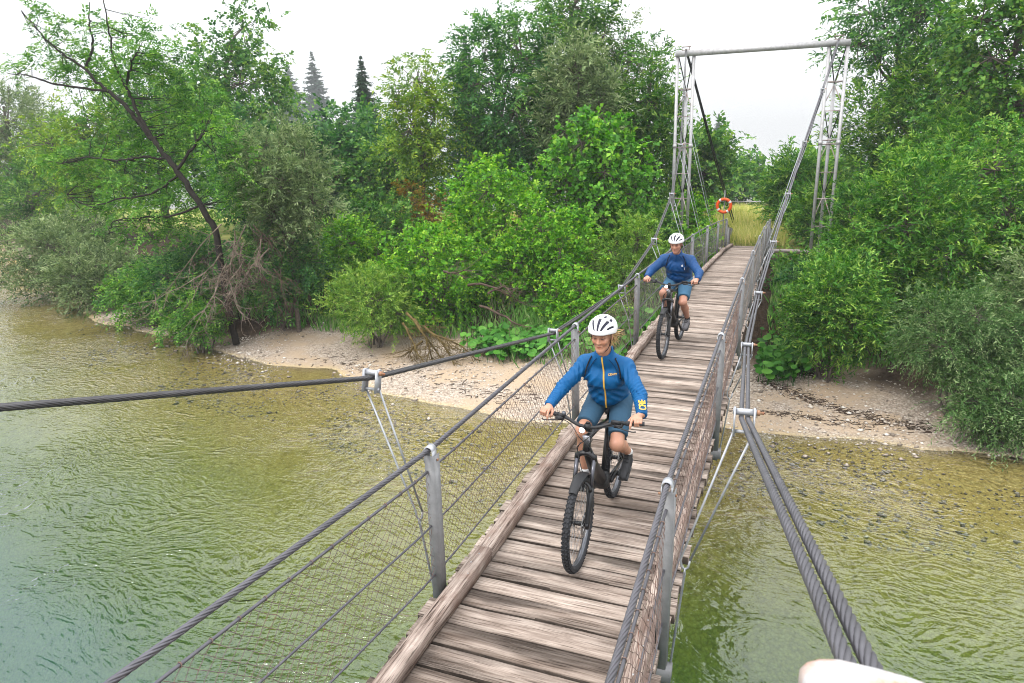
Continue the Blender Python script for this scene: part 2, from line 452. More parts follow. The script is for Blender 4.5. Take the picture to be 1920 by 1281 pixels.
def litter(label, P, n, seed, wid, mat):
    g = np.random.default_rng(seed); P = np.asarray(P, float); t = g.uniform(0, len(P)-1.001, n); i = t.astype(int); f = (t-i)[:, None]
    C = P[i]*(1-f)+P[i+1]*f+g.normal(0, wid, (n, 2)); z = ground_z(C[:, 0], C[:, 1])+.006
    mb = MB()
    for k in range(n):
        a = g.uniform(0, PI) if g.random() < .5 else g.normal(.2, .3); l = g.uniform(.04, .22)*(2.2 if g.random() < .08 else 1); d = np.array([math.cos(a), math.sin(a), g.uniform(-.05, .12)])*l/2
        c = np.array([*C[k], z[k]]); mb.tube([c-d, c+g.normal(0, .012, 3), c+d], g.uniform(.004, .011), 3, caps=False)
    o = mb.build('leaf_litter', mat); tag(o, label, 'litter', kind='stuff')
_lm = simple('dark_litter', (.05, .032, .022), .9, var=.5)
litter('dark drift line of twigs and leaves on the right sand', [(1.0, 18.6), (1.9, 17.9), (2.9, 17.3), (3.9, 16.9), (4.8, 16.7)], 520, 71, .16, _lm)
litter('thin line of twigs at the right waterline', [(.6, 16.7), (2.0, 16.6), (3.6, 16.5)], 150, 72, .10, _lm)
litter('scattered twigs and leaves on the left gravel bar', [(-12.5, 17.8), (-10.5, 17.2), (-8.0, 16.6), (-6.0, 16.0), (-4.4, 15.6)], 300, 73, .4, _lm)
# ------------------------------------------------------------------ river
wx = grid_lines([(-260, -60, 8), (-60, -30, 1.5), (-30, 12, .3), (12, 60, 3)])
wy = grid_lines([(-30, 2, 1.0), (2, 24, .3), (24, 60, 2), (60, 130, 8)])
WX, WY = np.meshgrid(wx, wy, indexing='ij')
dep = np.clip(ZW-ground_z(WX, WY), 0, 4)
sig = np.array([.52, .34, .80])
Tm = np.exp(-dep[..., None]*sig)
Sc = np.array([.006, .028, .011])*(1-np.exp(-dep[..., None]*np.array([.85, .95, .9])))
Sc = Sc+np.array([.006, .018, .030])*sstep(1.6, 3.2, dep)[..., None]
ni, nj = WX.shape
ii, jj = np.meshgrid(np.arange(ni-1), np.arange(nj-1), indexing='ij')
Fq = np.stack([ii*nj+jj, (ii+1)*nj+jj, (ii+1)*nj+jj+1, ii*nj+jj+1], -1).reshape(-1, 4)
m, nt, b = mat_new('river_water'); nt.nodes.remove(b)
out = [n for n in nt.nodes if n.type == 'OUTPUT_MATERIAL'][0]
tc = N(nt, 'TexCoord')
mp = N(nt, 'Mapping'); mp.inputs['Scale'].default_value = (1.0, 1.75, 1); mp.inputs['Rotation'].default_value = (0, 0, .25)
dn = N(nt, 'TexNoise', i_Scale=.35, i_Detail=2.0); L(nt, tc.outputs['Object'], dn.inputs['Vector'])
dv = N(nt, 'VectorMath', operation='MULTIPLY_ADD'); dv.inputs[1].default_value = (1.6, 1.6, 0)
L(nt, dn.outputs[1], dv.inputs[0]); L(nt, tc.outputs['Object'], dv.inputs[2]); L(nt, dv.outputs[0], mp.inputs[0])
w1 = N(nt, 'TexNoise', i_Scale=2.1, i_Detail=2.2, i_Roughness=.5, i_Distortion=.9); L(nt, mp.outputs[0], w1.inputs['Vector'])
w2 = N(nt, 'TexNoise', i_Scale=7.5, i_Detail=2.0, i_Distortion=.5); L(nt, mp.outputs[0], w2.inputs['Vector'])
w3 = N(nt, 'TexNoise', i_Scale=.32, i_Detail=2.0); L(nt, tc.outputs['Object'], w3.inputs['Vector'])
ab = N(nt, 'Math', operation='SUBTRACT'); ab.inputs[1].default_value = .5; L(nt, w1.outputs[0], ab.inputs[0])
ab2 = N(nt, 'Math', operation='ABSOLUTE'); L(nt, ab.outputs[0], ab2.inputs[0])
sm_ = N(nt, 'Math', operation='POWER'); sm_.inputs[1].default_value = 1.25; L(nt, ab2.outputs[0], sm_.inputs[0])
h1 = N(nt, 'Math', operation='MULTIPLY_ADD'); h1.inputs[1].default_value = .16
L(nt, w2.outputs[0], h1.inputs[0]); L(nt, sm_.outputs[0], h1.inputs[2])
st = N(nt, 'MapRange'); st.inputs[1].default_value = .35; st.inputs[2].default_value = .65; st.inputs[3].default_value = .22; st.inputs[4].default_value = 1.0
L(nt, w3.outputs[0], st.inputs[0])
bp = N(nt, 'Bump', i_Distance=.22); L(nt, h1.outputs[0], bp.inputs['Height']); L(nt, st.outputs[0], bp.inputs['Strength'])
fr = N(nt, 'Fresnel', i_IOR=1.75); L(nt, bp.outputs[0], fr.inputs['Normal'])
gl = N(nt, 'BsdfGlossy'); gl.inputs['Roughness'].default_value = .03; L(nt, bp.outputs[0], gl.inputs['Normal'])
tr = N(nt, 'BsdfTransparent'); L(nt, attr(nt, 'clear').outputs['Color'], tr.inputs[0])
df = N(nt, 'BsdfDiffuse'); L(nt, attr(nt, 'body').outputs['Color'], df.inputs[0])
ad = N(nt, 'AddShader'); L(nt, tr.outputs[0], ad.inputs[0]); L(nt, df.outputs[0], ad.inputs[1])
mx = N(nt, 'MixShader'); L(nt, fr.outputs[0], mx.inputs[0]); L(nt, ad.outputs[0], mx.inputs[1]); L(nt, gl.outputs[0], mx.inputs[2])
L(nt, mx.outputs[0], out.inputs[0])
me = mesh_np('river_water', np.stack([WX, WY, np.full_like(WX, ZW)], -1).reshape(-1, 3), Fq, m, True,
             {'clear': Tm.reshape(-1, 3), 'body': Sc.reshape(-1, 3)})
tag(link('river_water', me), kind='structure')

# wooded hills that sink into the mist
def hill(name, cx, cy, rx, ry, h, seed):
    t = np.linspace(-1, 1, 60); A, B = np.meshgrid(t, t, indexing='ij')
    r = np.sqrt(A*A+B*B)
    z = h*np.clip(1-r, 0, 1)**.8*(.8+.5*vnoise(A*4+9, B*4+9, seed))-4
    F = []
    n = 60; i, j = np.meshgrid(np.arange(n-1), np.arange(n-1), indexing='ij')
    F = np.stack([i*n+j, (i+1)*n+j, (i+1)*n+j+1, i*n+j+1], -1).reshape(-1, 4)
    z = z+(vnoise(A*60, B*60, seed+1))*3.5*(r < 1)
    me = mesh_np(name, np.stack([cx+A*rx, cy+B*ry, z], -1).reshape(-1, 3), F, simple('far_wooded_slope', (.05, .08, .04), .9, var=.4, scale=.2), True)
    tag(link(name, me), kind='structure')
#hill('hills', -260, 165, 120, 95, 70, 41)

# ------------------------------------------------------------------ the suspension bridge
PS, PY0 = 3.5162, 3.7688                    # post spacing, first post in view
def dz(y):
    k = (np.asarray(y, float)-PY0)/PS
    return -.0588*k-.0201*k*k-.0002*k**3
def PYk(k): return PY0+PS*k

bridge = empty('suspension_bridge', (0, 16, -1))
tag(bridge, 'narrow wooden suspension footbridge with wire netting railings and steel tower', 'bridge')
bridge.location = (0, 0, 0)

# deck
deck = empty('deck', parent=bridge)
def plank_mesh(seed, hl):
    r = np.random.default_rng(seed)
    w, t = 1.0, .075
    prof = np.array([[-.5, -t], [-.5, -.007], [-.475, 0], [.475, 0], [.5, -.007], [.5, -t]])
    xs = np.linspace(-hl, hl, 5)+np.concatenate([[r.uniform(-.03, .012)], r.uniform(-.1, .1, 3), [r.uniform(-.012, .03)]])
    V = []
    for x in xs:
        p = prof.copy(); p[:, 0] += r.normal(0, .018, 6); p[1:5, 1] += r.normal(0, .003)
        V.append(np.stack([np.full(6, x)+r.normal(0, .003, 6), p[:, 0], p[:, 1]], 1))
    q = [[i*6+j, i*6+(j+1) % 6, (i+1)*6+(j+1) % 6, (i+1)*6+j] for i in range(4) for j in range(6)]
    mb = MB(); mb.add(np.concatenate(V), [f[::-1] for f in q], ngons=[[0, 1, 2, 3, 4, 5], [29, 28, 27, 26, 25, 24]])
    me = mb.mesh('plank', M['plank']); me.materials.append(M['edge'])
    for pg in me.polygons:                        # sawn long edges coloured dark, gap shade painted in
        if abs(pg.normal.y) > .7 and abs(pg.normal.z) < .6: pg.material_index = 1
    return me
pl_full = [plank_mesh(i, .80) for i in range(12)]
pl_short = [plank_mesh(50+i, .745) for i in range(4)]
yy = .55; pi = 0
while yy < 30.3:
    w = rnd.choice([.165, .18, .19, .2, .205, .215]) if yy < 9 else rnd.choice([.14, .16, .18, .2])
    yc = yy+w/2
    near_post = any(abs(yc-PYk(k)) < w/2+.05 for k in range(-1, 9))
    me = rnd.choice(pl_short if near_post else pl_full)
    o = link('plank', me, deck)
    o.location = (rnd.uniform(-.012, .012), yc, float(dz(yc))+rnd.uniform(-.009, .003))
    sl = (float(dz(yc+.1))-float(dz(yc-.1)))/.2
    o.rotation_euler = (math.atan(sl)+rnd.uniform(-.012, .012), rnd.uniform(-.003, .003), rnd.uniform(-.006, .006)+(PI if rnd.random() < .5 else 0))
    o.scale = (1, w-rnd.choice([.018, .022, .028, .038]), 1)
    yy += w; pi += 1

def along(x, y0, y1, zo, n=40):
    y = np.linspace(y0, y1, n); return np.stack([np.full(n, x), y, dz(y)+zo], 1)
for x in (-.5, .5):
    mb = MB(); P = along(x, .3, 30.2, -.13, 30)
    for i in range(29): mb.bar(P[i], P[i+1], .07, .12)
    mb.build('stringer', M['galv'], bridge)
mb = None
for k in range(-1, 8):
    y = PYk(k); mb = MB(); mb.bar((-.86, y, float(dz(y))-.23), (.86, y, float(dz(y))-.23), .09, .09); mb.build('cross_beam', M['galv'], bridge)

# kerb beams
def kerb(x0, x1, y0, y1, seed, h=.105, lift=0.0, taper=False):
    r = np.random.default_rng(seed); n = 9
    ys = np.linspace(y0+.006, y1-.006, n); V = []
    for i, y in enumerate(ys):
        j = r.normal(0, .0025, 6)
        zz = float(dz(y))+.004+lift*math.sin(PI*(y-y0)/(y1-y0)); hh = h*(1 if not (taper and i == 0) else .35)
        V.append([[x0+j[0], y, zz], [x0+j[1], y, zz+hh-.012], [x0+.014+j[2], y, zz+hh], [x1-.014+j[3], y, zz+hh], [x1+j[4], y, zz+hh-.012], [x1+j[5], y, zz]])
    V = np.array(V).reshape(-1, 3)
    q = [[i*6+j, i*6+(j+1) % 6, (i+1)*6+(j+1) % 6, (i+1)*6+j] for i in range(n-1) for j in range(6)]
    c = V.mean(0); mb = MB(); mb.add(V-c, [f for f in q], ngons=[[5, 4, 3, 2, 1, 0], [(n-1)*6+j for j in range(6)]])
    o = mb.build('kerb_beam', M['kerb'], bridge); o.location = c
    return o, c
sm = MB(); sm.lathe([(0, .0035), (.0055, .0035), (.0075, .0015), (.0075, -.004)], (0, 0, 0), (0, 0, 1), 8)
screw_me = sm.mesh('screw', M['screw'])
def screws(o, c, x0, x1, y0, y1, step):
    y = y0+.12
    while y < y1-.05:
        s = link('screw', screw_me, o); xx = rnd.uniform(x0+.03, x1-.03)
        s.location = (xx-c[0], y-c[1], float(dz(y))+.104+.006-c[2]); y += step*rnd.uniform(.6, 1.3)
cuts = [.5, 4.25, 8.0, 11.6, 15.2, 18.9, 22.0, 24.4, 27.0, 29.9]
for i in range(len(cuts)-1):
    o, c = kerb(-.705, -.588, cuts[i], cuts[i+1], 200+i, lift=(.05 if i == 7 else .012))
    if i < 2: screws(o, c, -.705, -.588, cuts[i], cuts[i+1], .2)
cuts = [.5, 3.95, 5.55, 9.2, 12.8, 16.4, 20.0, 23.6, 27.0, 29.9]
for i in range(len(cuts)-1):
    o, c = kerb(.645, .755, cuts[i], cuts[i+1], 300+i, taper=(i in (1, 2)))
    if i < 2: screws(o, c, .645, .755, cuts[i], cuts[i+1], .22)

# wire rope made of twisted strands
def rope_mesh(name, P, R, mat, pitch=None, fine_to=7.0, mid_to=11.0, strands=6):
    pitch = pitch or R*15
    mb = MB(); P = np.asarray(P, float)
    Lc = np.concatenate([[0], np.cumsum(np.linalg.norm(np.diff(P, axis=0), axis=1))])
    segs = []
    def cut(ya, yb, step):
        Q = resample(P, step); k = (Q[:, 1] >= ya-step) & (Q[:, 1] <= yb+step)
        return Q[k]
    for ya, yb, step, sides in ((-99, fine_to, pitch/9, 5), (fine_to, mid_to, pitch/6, 4)):
        Q = cut(ya, yb, step)
        if len(Q) < 3: continue
        d = np.concatenate([[0], np.cumsum(np.linalg.norm(np.diff(Q, axis=0), axis=1))])
        Tn = nrm(np.gradient(Q, axis=0)); Xv = nrm(np.cross(Tn, [0, 0, 1.0])); Yv = np.cross(Tn, Xv)
        for s in range(strands):
            a = d/pitch*2*PI+s*2*PI/strands
            mb.tube(Q+R*.60*(np.cos(a)[:, None]*Xv+np.sin(a)[:, None]*Yv), R*.41, sides, caps=True)
        mb.tube(Q[::4] if len(Q) > 8 else Q, R*.5, 6)
    Q = P[P[:, 1] >= mid_to-.5]
    Q = cut(mid_to, 99, .5)
    if len(Q) > 1: mb.tube(Q, R*.95, 7)
    return mb.mesh(name, mat, True)

# railings (they flare outwards towards the near landing)
def railx(x, y):
    return np.where(np.asarray(y, float) < PY0, x+(PY0-np.asarray(y, float))*(-.0872 if x < 0 else .0266), x)
def netting(x, ka, kb, cell, r, mat, seed):
    ya, yb = PYk(ka)+.03, PYk(kb)-.03
    nu = int((yb-ya)/cell); H0, H1 = .14, .955; nv = int((H1-H0)/(cell*.5)); nv += nv % 2
    u = np.linspace(ya, yb, nu+1); du = u[1]-u[0]; v = np.linspace(H0, H1, nv+1)
    rs = np.random.default_rng(seed)
    pts = np.zeros((nv+1, nu+1, 3))
    for i in range(nv+1):
        off = du*.5*(i % 2)
        yv = np.clip(u+off, ya, yb)
        bow = .018*np.sin((v[i]-H0)/(H1-H0)*PI)
        pts[i, :, 1] = yv+rs.normal(0, .004, nu+1); pts[i, :, 2] = dz(yv)+v[i]+rs.normal(0, .003, nu+1)
        pts[i, :, 0] = railx(x, yv)+np.sign(x)*bow*np.sin((yv-ya)/(yb-ya)*PI*2+seed)+rs.normal(0, .003, nu+1)
    A = []; B = []
    for i in range(nv):
        if i % 2 == 0:
            A += [pts[i, :], pts[i, 1:]]; B += [pts[i+1, :], pts[i+1, :-1]]
        else:
            A += [pts[i, :], pts[i, :-1]]; B += [pts[i+1, :], pts[i+1, 1:]]
    A = np.concatenate(A); B = np.concatenate(B); n = len(A)
    d = nrm(B-A); s1 = np.array([1.0, 0, 0]); s1 = nrm(s1-d*(d@s1)[:, None]); s2 = np.cross(d, s1)
    ring = [r*(math.cos(a)*s1+math.sin(a)*s2) for a in (0, 2.094, 4.189)]
    V = np.stack([A+ring[0], A+ring[1], A+ring[2], B+ring[0], B+ring[1], B+ring[2]], 1).reshape(-1, 3)
    f = np.array([[0, 1, 4, 3], [1, 2, 5, 4], [2, 0, 3, 5]])
    mb = MB(); mb.add(V, (f[None]+(np.arange(n)*6)[:, None, None]).reshape(-1, 4))
    if ka < 2:                                   # wire ties round the top rod
        for yv in u[::2]:
            a = np.linspace(0, 2*PI, 7)[:-1]
            mb.tube(np.stack([float(railx(x, yv))+.0125*np.cos(a), np.full(6, yv)+.003*np.sin(a), float(dz(yv))+.965+.0125*np.sin(a)], 1), .0028, 4, closed=True)
    return mb.mesh('wire_netting', mat)

pm = MB()                                        # channel post: web towards the walker, flanges behind
H0, H1 = -.30, 1.085
pm.box((0, -.036, (H0+H1)/2), (.074, .006, H1-H0)); 
for s in (-1, 1): pm.box((s*.0345, .0015, (H0+H1)/2), (.005, .068, H1-H0-.002))
post_me = pm.mesh('post', M['galv'])
pm = MB()
pm.lathe([(.026, -.030), (.034, -.030), (.034, .030), (.026, .030), (.026, -.030)], (0, 0, 0), (0, 1, 0), 14, -PI*.02, PI*1.02)
_zs = [v[2] for v in np.concatenate(pm.V)]
if max(_zs) < .02:
    pm = MB(); pm.lathe([(.026, -.030), (.034, -.030), (.034, .030), (.026, .030), (.026, -.030)], (0, 0, 0), (0, 1, 0), 14, PI*.98, PI*2.02)
for s in (-1, 1): pm.box((s*.030, 0, -.045), (.008, .058, .09))
saddle_me = pm.mesh('saddle', M['clampm'], False)
pm = MB(); pm.lathe([(0, -.052), (.008, -.052), (.008, -.036), (.005, -.036), (.005, .05), (.009, .05), (.009, .058), (0, .058)], (0, 0, 0), (1, 0, 0), 8)
postbolt_me = pm.mesh('bolt', M['bolt'])
for sx in (-1, 1):
    rail = empty('railing', parent=bridge)
    x = sx*.792
    tops = []
    for k in range(-1, 8):
        y = PYk(k); z = float(dz(y))
        xk = float(railx(x, y))
        p = link('post', post_me, rail, (xk, y, z)); p.rotation_euler = (rnd.uniform(-.01, .01), rnd.uniform(-.012, .012), rnd.uniform(-.06, .06))
        link('saddle', saddle_me, rail, (xk, y, z+1.115))
        if k < 4: link('bolt', postbolt_me, rail, (xk, y, z+1.05))
        tops.append((xk, y, z+1.118))
    # the rail runs down to the bank behind the tower
    ends = [(x*1.0, 29.6, -.80), (x*1.02, 31.2, -1.05), (x*1.05, 32.6, -1.28)]
    for e in ends:
        p = link('post', post_me, rail, (e[0], e[1], e[2]-1.1)); 
    P = np.array(tops+ends); 
    link('handrail_cable', rope_mesh('handrail_cable', P, .0185, M['rope']), rail)
    for zo, rr in ((.965, .0090), (.55, .0075), (.16, .0075)):
        Q = along(x, PYk(-1), PYk(7), zo, 60); Q[:, 0] = railx(x, Q[:, 1]); mb = MB(); mb.tube(Q, rr, 6); mb.build('rail_wire', M['rope'], rail, True)
    for k in range(-1, 7):
        me = netting(x, k, k+1, .082 if k < 2 else (.09 if k < 4 else .13), .0018 if k < 2 else .0022, M['wire'] if k < 2 else M['wirefar'], 60+k+(20 if sx > 0 else 0))
        o = link('wire_netting', me, rail); o['kind'] = 'stuff'
    mb = MB()
    for i in range(2):
        a, c = np.array(ends[i]), np.array(ends[i+1])
        for t in np.linspace(0, 1, 22)[:-1]:
            q0 = a+(c-a)*t; mb.tube([q0+[0, 0, -1.0], q0+[0, .08, -.06]], .003, 3, caps=False); mb.tube([q0+[0, .08, -1.0], q0+[0, 0, -.06]], .003, 3, caps=False)
    o = mb.build('wire_netting', M['wirefar'], rail); o['kind'] = 'stuff'

# main cables, clamps and hangers
CY = [-3.0, .80, PYk(0), PYk(1), PYk(2), PYk(3), PYk(4), PYk(5), PYk(6), 28.64]
CX = [2.00, 1.491, 1.197, 1.055, 1.033, 1.147, 1.347, 1.667, 2.113, 2.62]
CZ = [3.75, 2.425, 1.590, .927, .697, .931, 1.531, 2.620, 4.103, 5.93]
def clamp_mesh(mat):
    mb = MB()
    mb.lathe([(0, -.062), (.019, -.062), (.019, .062), (0, .062)], (0, 0, .036), (1, 0, 0), 12)
    for s in (-1, 1):
        mb.box((s*.052, 0, -.02), (.010, .062, .155))
        mb.box((s*.052, 0, .05), (.0101, .04, .02))
    mb.lathe([(0, -.062), (.010, -.062), (.010, .062), (0, .062)], (0, 0, -.075), (1, 0, 0), 8)
    return mb.mesh('clamp', mat)
clamp_me = clamp_mesh(M['clampm'])
def near_clamp_mesh():
    mb = MB()                                     # broad rounded shackle over both cables
    xs = np.array([-.105, -.103, -.095, -.080, -.060, -.02, .02, .05, .066, .07]); rr = np.array([.006, .016, .024, .030, .033, .034, .033, .030, .022, .008])
    mb.tube(np.stack([xs, 0*xs, .040-.12*np.clip(xs+.06, 0, 1)], 1), rr, 16)
    for s in (-1, 1): mb.box((s*.055, 0, -.05), (.012, .07, .14))
    return mb.mesh('clamp', M['nearclamp'], True)
def nut_mesh():
    mb = MB(); mb.lathe([(0, .062), (.017, .062), (.017, .08), (.009, .08), (.009, .102), (0, .102)], (0, 0, .036), (1, 0, 0), 6); return mb.mesh('nut', M['bolt'])
nut_me = nut_mesh()
for sx in (-1, 1):
    C = np.stack([sx*np.array(CX), CY, CZ], 1)
    anchor = np.array([sx*.95, 37.4, -2.1])
    for off in (-.0172, .0172):
        P = C.copy(); P[:, 0] += off
        # slight rounding at each clamp
        Q = []
        for i in range(len(P)):
            if 0 < i < len(P)-1:
                for t in (-.06, 0, .06):
                    d = nrm(P[i+1]-P[i] if t > 0 else P[i]-P[i-1]); q = P[i]+d*t
                    if t == 0: q = P[i]*.75+(P[i]-nrm(P[i]-P[i-1])*.06+P[i]+nrm(P[i+1]-P[i])*.06)/2*.25
                    Q.append(q)
            else: Q.append(P[i])
        link('main_cable', rope_mesh('main_cable', np.array(Q), .0146, M['rope'] if sx > 0 else M['ropedark'], fine_to=7.5, mid_to=12), bridge)
        mb = MB(); a = P[-1]; e = anchor+np.array([off*3, 0, 0])
        mb.tube([a, (a+e)/2+[0, 0, -.12], e], .028, 7)
        mb.build('backstay', M['ropeblack'], bridge, True)
    for k in range(-1, 7):
        i = k+2; c = C[i]
        d = nrm(C[i+1]-C[i-1])
        o = link('clamp', clamp_me if k >= 0 else near_clamp_mesh(), bridge, tuple(c))
        pitch = math.atan2(d[2], d[1]); o.rotation_euler = (pitch, 0, -math.atan2(d[0], d[1]))
        if k >= 0: link('nut', nut_me, o)
        else: continue
        y = PYk(k); z = float(dz(y)); 
        hgt = c[2]-z
        ring = np.array([sx*.914, y, z+min(.556, hgt*.42)])
        for s in (-1, 1):
            mb = MB(); top = c+np.array([s*.052, 0, -.085])
            sid = ring+np.array([s*.028, 0, .07])
            if s < 0:
                mb.tube(np.array([top, sid, ring+np.array([-.02, 0, .02]), ring+np.array([0, 0, 0]), ring+np.array([.02, 0, .02]), ring+np.array([.028, 0, .07])]), .0075, 6)
            else: mb.tube([top, sid], .0075, 6)
            mb.build('hanger', M['rod'], bridge, True)
        mb = MB(); foot = np.array([sx*.845, y+.05, z-.2]); mid = ring+(foot-ring)*.4
        aa = np.linspace(0, 2*PI, 9)[:-1]
        mb.tube(np.stack([ring[0]+0*aa, ring[1]+.016*np.cos(aa), ring[2]-.012+.02*np.sin(aa)], 1), .006, 5, closed=True)
        pp = resample([ring+[0, 0, -.03], foot], .012); rr = np.where(np.arange(len(pp)) % 2 == 0, .0095, .0075)
        mb.tube(pp, rr, 6)
        mb.build('turnbuckle', M['rod'], bridge, False)

# tower on the far bank
TY, TX, TZ, TD = 28.64, 2.616, 5.68, .60
tower = empty('tower', (0, 0, 0), parent=bridge)
tb = MB(); tb.box((0, TY, TZ+.10), (2*TX+TD+.16, .20, .20)); tb.build('crossbeam', M['towerm'], tower)
mb = MB(); mb.box((0, TY, -1.56), (2*TX+TD+.3, .14, .12)); mb.build('crossbeam', M['brace'], tower)
for sx in (-1, 1):
    cxx = sx*TX
    base = float(ground_z(cxx, TY))-.2
    legs = [(cxx-TD/2, TY, TZ), (cxx+TD/2, TY, TZ), (cxx, TY+.52, 4.45)]
    for (lx, ly, lz) in legs:
        mb = MB(); mb.tube([(lx, ly, base), (lx, ly, lz)], .060, 10)
        mb.tube([(lx, ly, 2.36), (lx, ly, 2.50)], .078, 10)
        mb.build('leg', M['towerm'], tower, False)
    top3 = np.array(legs[2])
    for s in (-1, 1):                            # V struts up to the beam
        mb = MB(); mb.tube([top3+[0, 0, .0], (cxx+s*TD/2*.86, TY+.04, TZ-.02)], .022, 6); mb.build('brace', M['bracedark'], tower)
    levels = [4.52, 3.53, 2.52, 2.38, 1.38, .42, -.6]
    for lv in levels:
        A = np.array([cxx-TD/2, TY, lv]); B = np.array([cxx+TD/2, TY, lv]); Cc = np.array([cxx, TY+.52, lv-.03])
        mb = MB(); mb.tube([A, B], .019, 6); mb.build('brace', M['brace'], tower)
        if lv in (4.52, 2.52, 2.38):
            for E_ in (A, B):
                mb = MB(); mb.tube([E_, Cc], .019, 6); mb.build('brace', M['brace'], tower)
    nodes = [4.42, 3.75, 2.48, 1.75, .52, -.3, -1.4]     # zigzag between rear leg and front legs
    for i in range(len(nodes)-1):
        for s in (-1, 1):
            f = np.array([cxx+s*TD/2, TY, 0]); r_ = np.array([cxx, TY+.52, 0])
            a, c_ = (r_, f) if i % 2 == 0 else (f, r_)
            mb = MB(); mb.tube([a+[0, 0, nodes[i]], c_+[0, 0, nodes[i+1]]], .019, 6)
            mb.build('brace', M['brace'] if i % 2 == 0 else M['bracedark'], tower)
    mb = MB(); mb.box((cxx, TY, TZ+.215), (.30, .16, .03)); mb.box((cxx, TY, TZ+.335), (.34, .12, .025))
    for s in (-1, 1): mb.tube([(cxx+s*.12, TY, TZ+.2), (cxx+s*.12, TY, TZ+.35)], .014, 6)
    mb.build('cable_saddle', M['brace'], tower)

# lifebuoy on its pole at the end of the railing
M['buoy'] = simple('orange_foam', (.72, .09, .015), .55, var=.1)
M['tape'] = simple('reflective_tape', (.6, .6, .6), .4)
lx, ly, lz = -.91, 28.25, .185
lb = empty('lifebuoy', (lx, ly, lz))
tag(lb, 'orange ring lifebuoy with grey bands hanging at the far bridge end', 'lifebuoy')
a = np.linspace(0, 2*PI, 41)[:-1]
mb = MB(); mb.tube(np.stack([.25*np.cos(a), 0*a, .25*np.sin(a)], 1), .058, 12, closed=True); mb.build('ring', M['buoy'], lb, True)
for q in range(4):
    aa = np.linspace(-.14, .14, 6)+q*PI/2+.6
    mb = MB(); mb.tube(np.stack([.25*np.cos(aa), 0*aa, .25*np.sin(aa)], 1), .061, 12, caps=False); mb.build('band', M['tape'], lb, True)
pole = empty('lifebuoy_pole', (lx, ly+.12, -1.6))
tag(pole, 'thin grey steel pole carrying the orange lifebuoy', 'pole')
mb = MB(); mb.tube([(0, 0, -.6), (0, 0, 2.35)], .022, 8); mb.build('pole_tube', M['galv'], pole, True)
mb = MB(); mb.bar((0, -.16, 2.08), (0, .02, 2.08), .02); mb.build('hook', M['galv'], pole)

# pasture bar beyond the bridge
fence = empty('pasture_fence', (0, 41, -2))
tag(fence, 'thin pale rail fence across the meadow path behind the bridge', 'fence')
mb = MB(); mb.bar((-2.6, 0, 1.1), (2.6, 0, 1.06), .035, .05); mb.build('rail', M['towerm'], fence)
for x in (-2.4, 0.15, 2.4):
    mb = MB(); mb.bar((x, 0, -.5), (x, 0, 1.12), .04); mb.build('fence_post', M['towerm'], fence)
# ------------------------------------------------------------------ vegetation
def mat_leaf(name, dark, mid, light, odd=None, trans=.26, rough=.45):
    m, nt, b = mat_new(name)
    t = attr(nt, 'tone')
    st = [(0, dark), (.5, mid), (.9, light)]
    if odd: st.append((1.0, odd))
    r = ramp(nt, t.outputs['Fac'], st)
    L(nt, r.outputs[0], b.inputs['Base Color']); b.inputs['Roughness'].default_value = rough
    b.inputs['Specular IOR Level'].default_value = .13
    tl = N(nt, 'BsdfTranslucent'); hb = N(nt, 'HueSaturation'); hb.inputs['Saturation'].default_value = 1.15; hb.inputs['Value'].default_value = 1.35
    L(nt, r.outputs[0], hb.inputs['Color']); L(nt, hb.outputs[0], tl.inputs[0])
    mx = N(nt, 'MixShader'); mx.inputs[0].default_value = trans
    out = [n for n in nt.nodes if n.type == 'OUTPUT_MATERIAL'][0]
    L(nt, b.outputs[0], mx.inputs[1]); L(nt, tl.outputs[0], mx.inputs[2]); L(nt, mx.outputs[0], out.inputs[0])
    return m

ML = {
 'ash': mat_leaf('ash_leaf', (.03, .115, .018), (.115, .29, .04), (.29, .47, .085)),
 'dash': mat_leaf('dark_ash_leaf', (.016, .07, .02), (.065, .20, .045), (.21, .40, .08)),
 'bright': mat_leaf('bright_leaf', (.03, .13, .010), (.125, .35, .02), (.33, .53, .05)),
 'maple': mat_leaf('maple_leaf', (.03, .12, .014), (.11, .33, .03), (.28, .50, .06)),
 'dark': mat_leaf('dark_leaf', (.010, .05, .016), (.045, .15, .035), (.17, .32, .07)),
 'mid': mat_leaf('mid_leaf', (.018, .075, .016), (.080, .215, .035), (.27, .42, .08)),
 'yellow': mat_leaf('yellow_green_leaf', (.06, .15, .02), (.17, .31, .035), (.36, .46, .06)),
 'rust': mat_leaf('rusty_leaf', (.10, .08, .02), (.24, .14, .025), (.36, .28, .04)),
 'willow': mat_leaf('grey_willow_leaf', (.055, .10, .035), (.17, .25, .095), (.36, .43, .21)),
 'gwillow': mat_leaf('green_willow_leaf', (.018, .085, .012), (.085, .24, .03), (.32, .48, .09)),
 'swillow': mat_leaf('silver_willow_leaf', (.025, .07, .015), (.09, .19, .05), (.33, .43, .20)),
 'ywillow': mat_leaf('yellow_willow_leaf', (.06, .16, .02), (.18, .34, .05), (.37, .49, .10)),
 'spruce': mat_leaf('spruce_needles', (.014, .042, .024), (.026, .07, .036), (.05, .105, .045), trans=.1),
 'butter': mat_leaf('butterbur_leaf', (.02, .10, .012), (.06, .21, .025), (.13, .32, .05)),
 'grass': mat_leaf('grass_blade', (.18, .28, .05), (.46, .46, .12), (.70, .62, .28)),
 'weed': mat_leaf('weed_blade', (.04, .15, .02), (.12, .30, .05), (.32, .44, .16)),
}
M['bark'] = simple('dark_bark', (.018, .014, .011), .9, var=.4, scale=12, bump=.5, bscale=30)
M['barkgrey'] = simple('grey_bark', (.11, .09, .075), .9, var=.35, scale=12, bump=.5, bscale=30)
M['deadwood'] = simple('dead_grey_wood', (.21, .165, .13), .9, var=.45, scale=6)
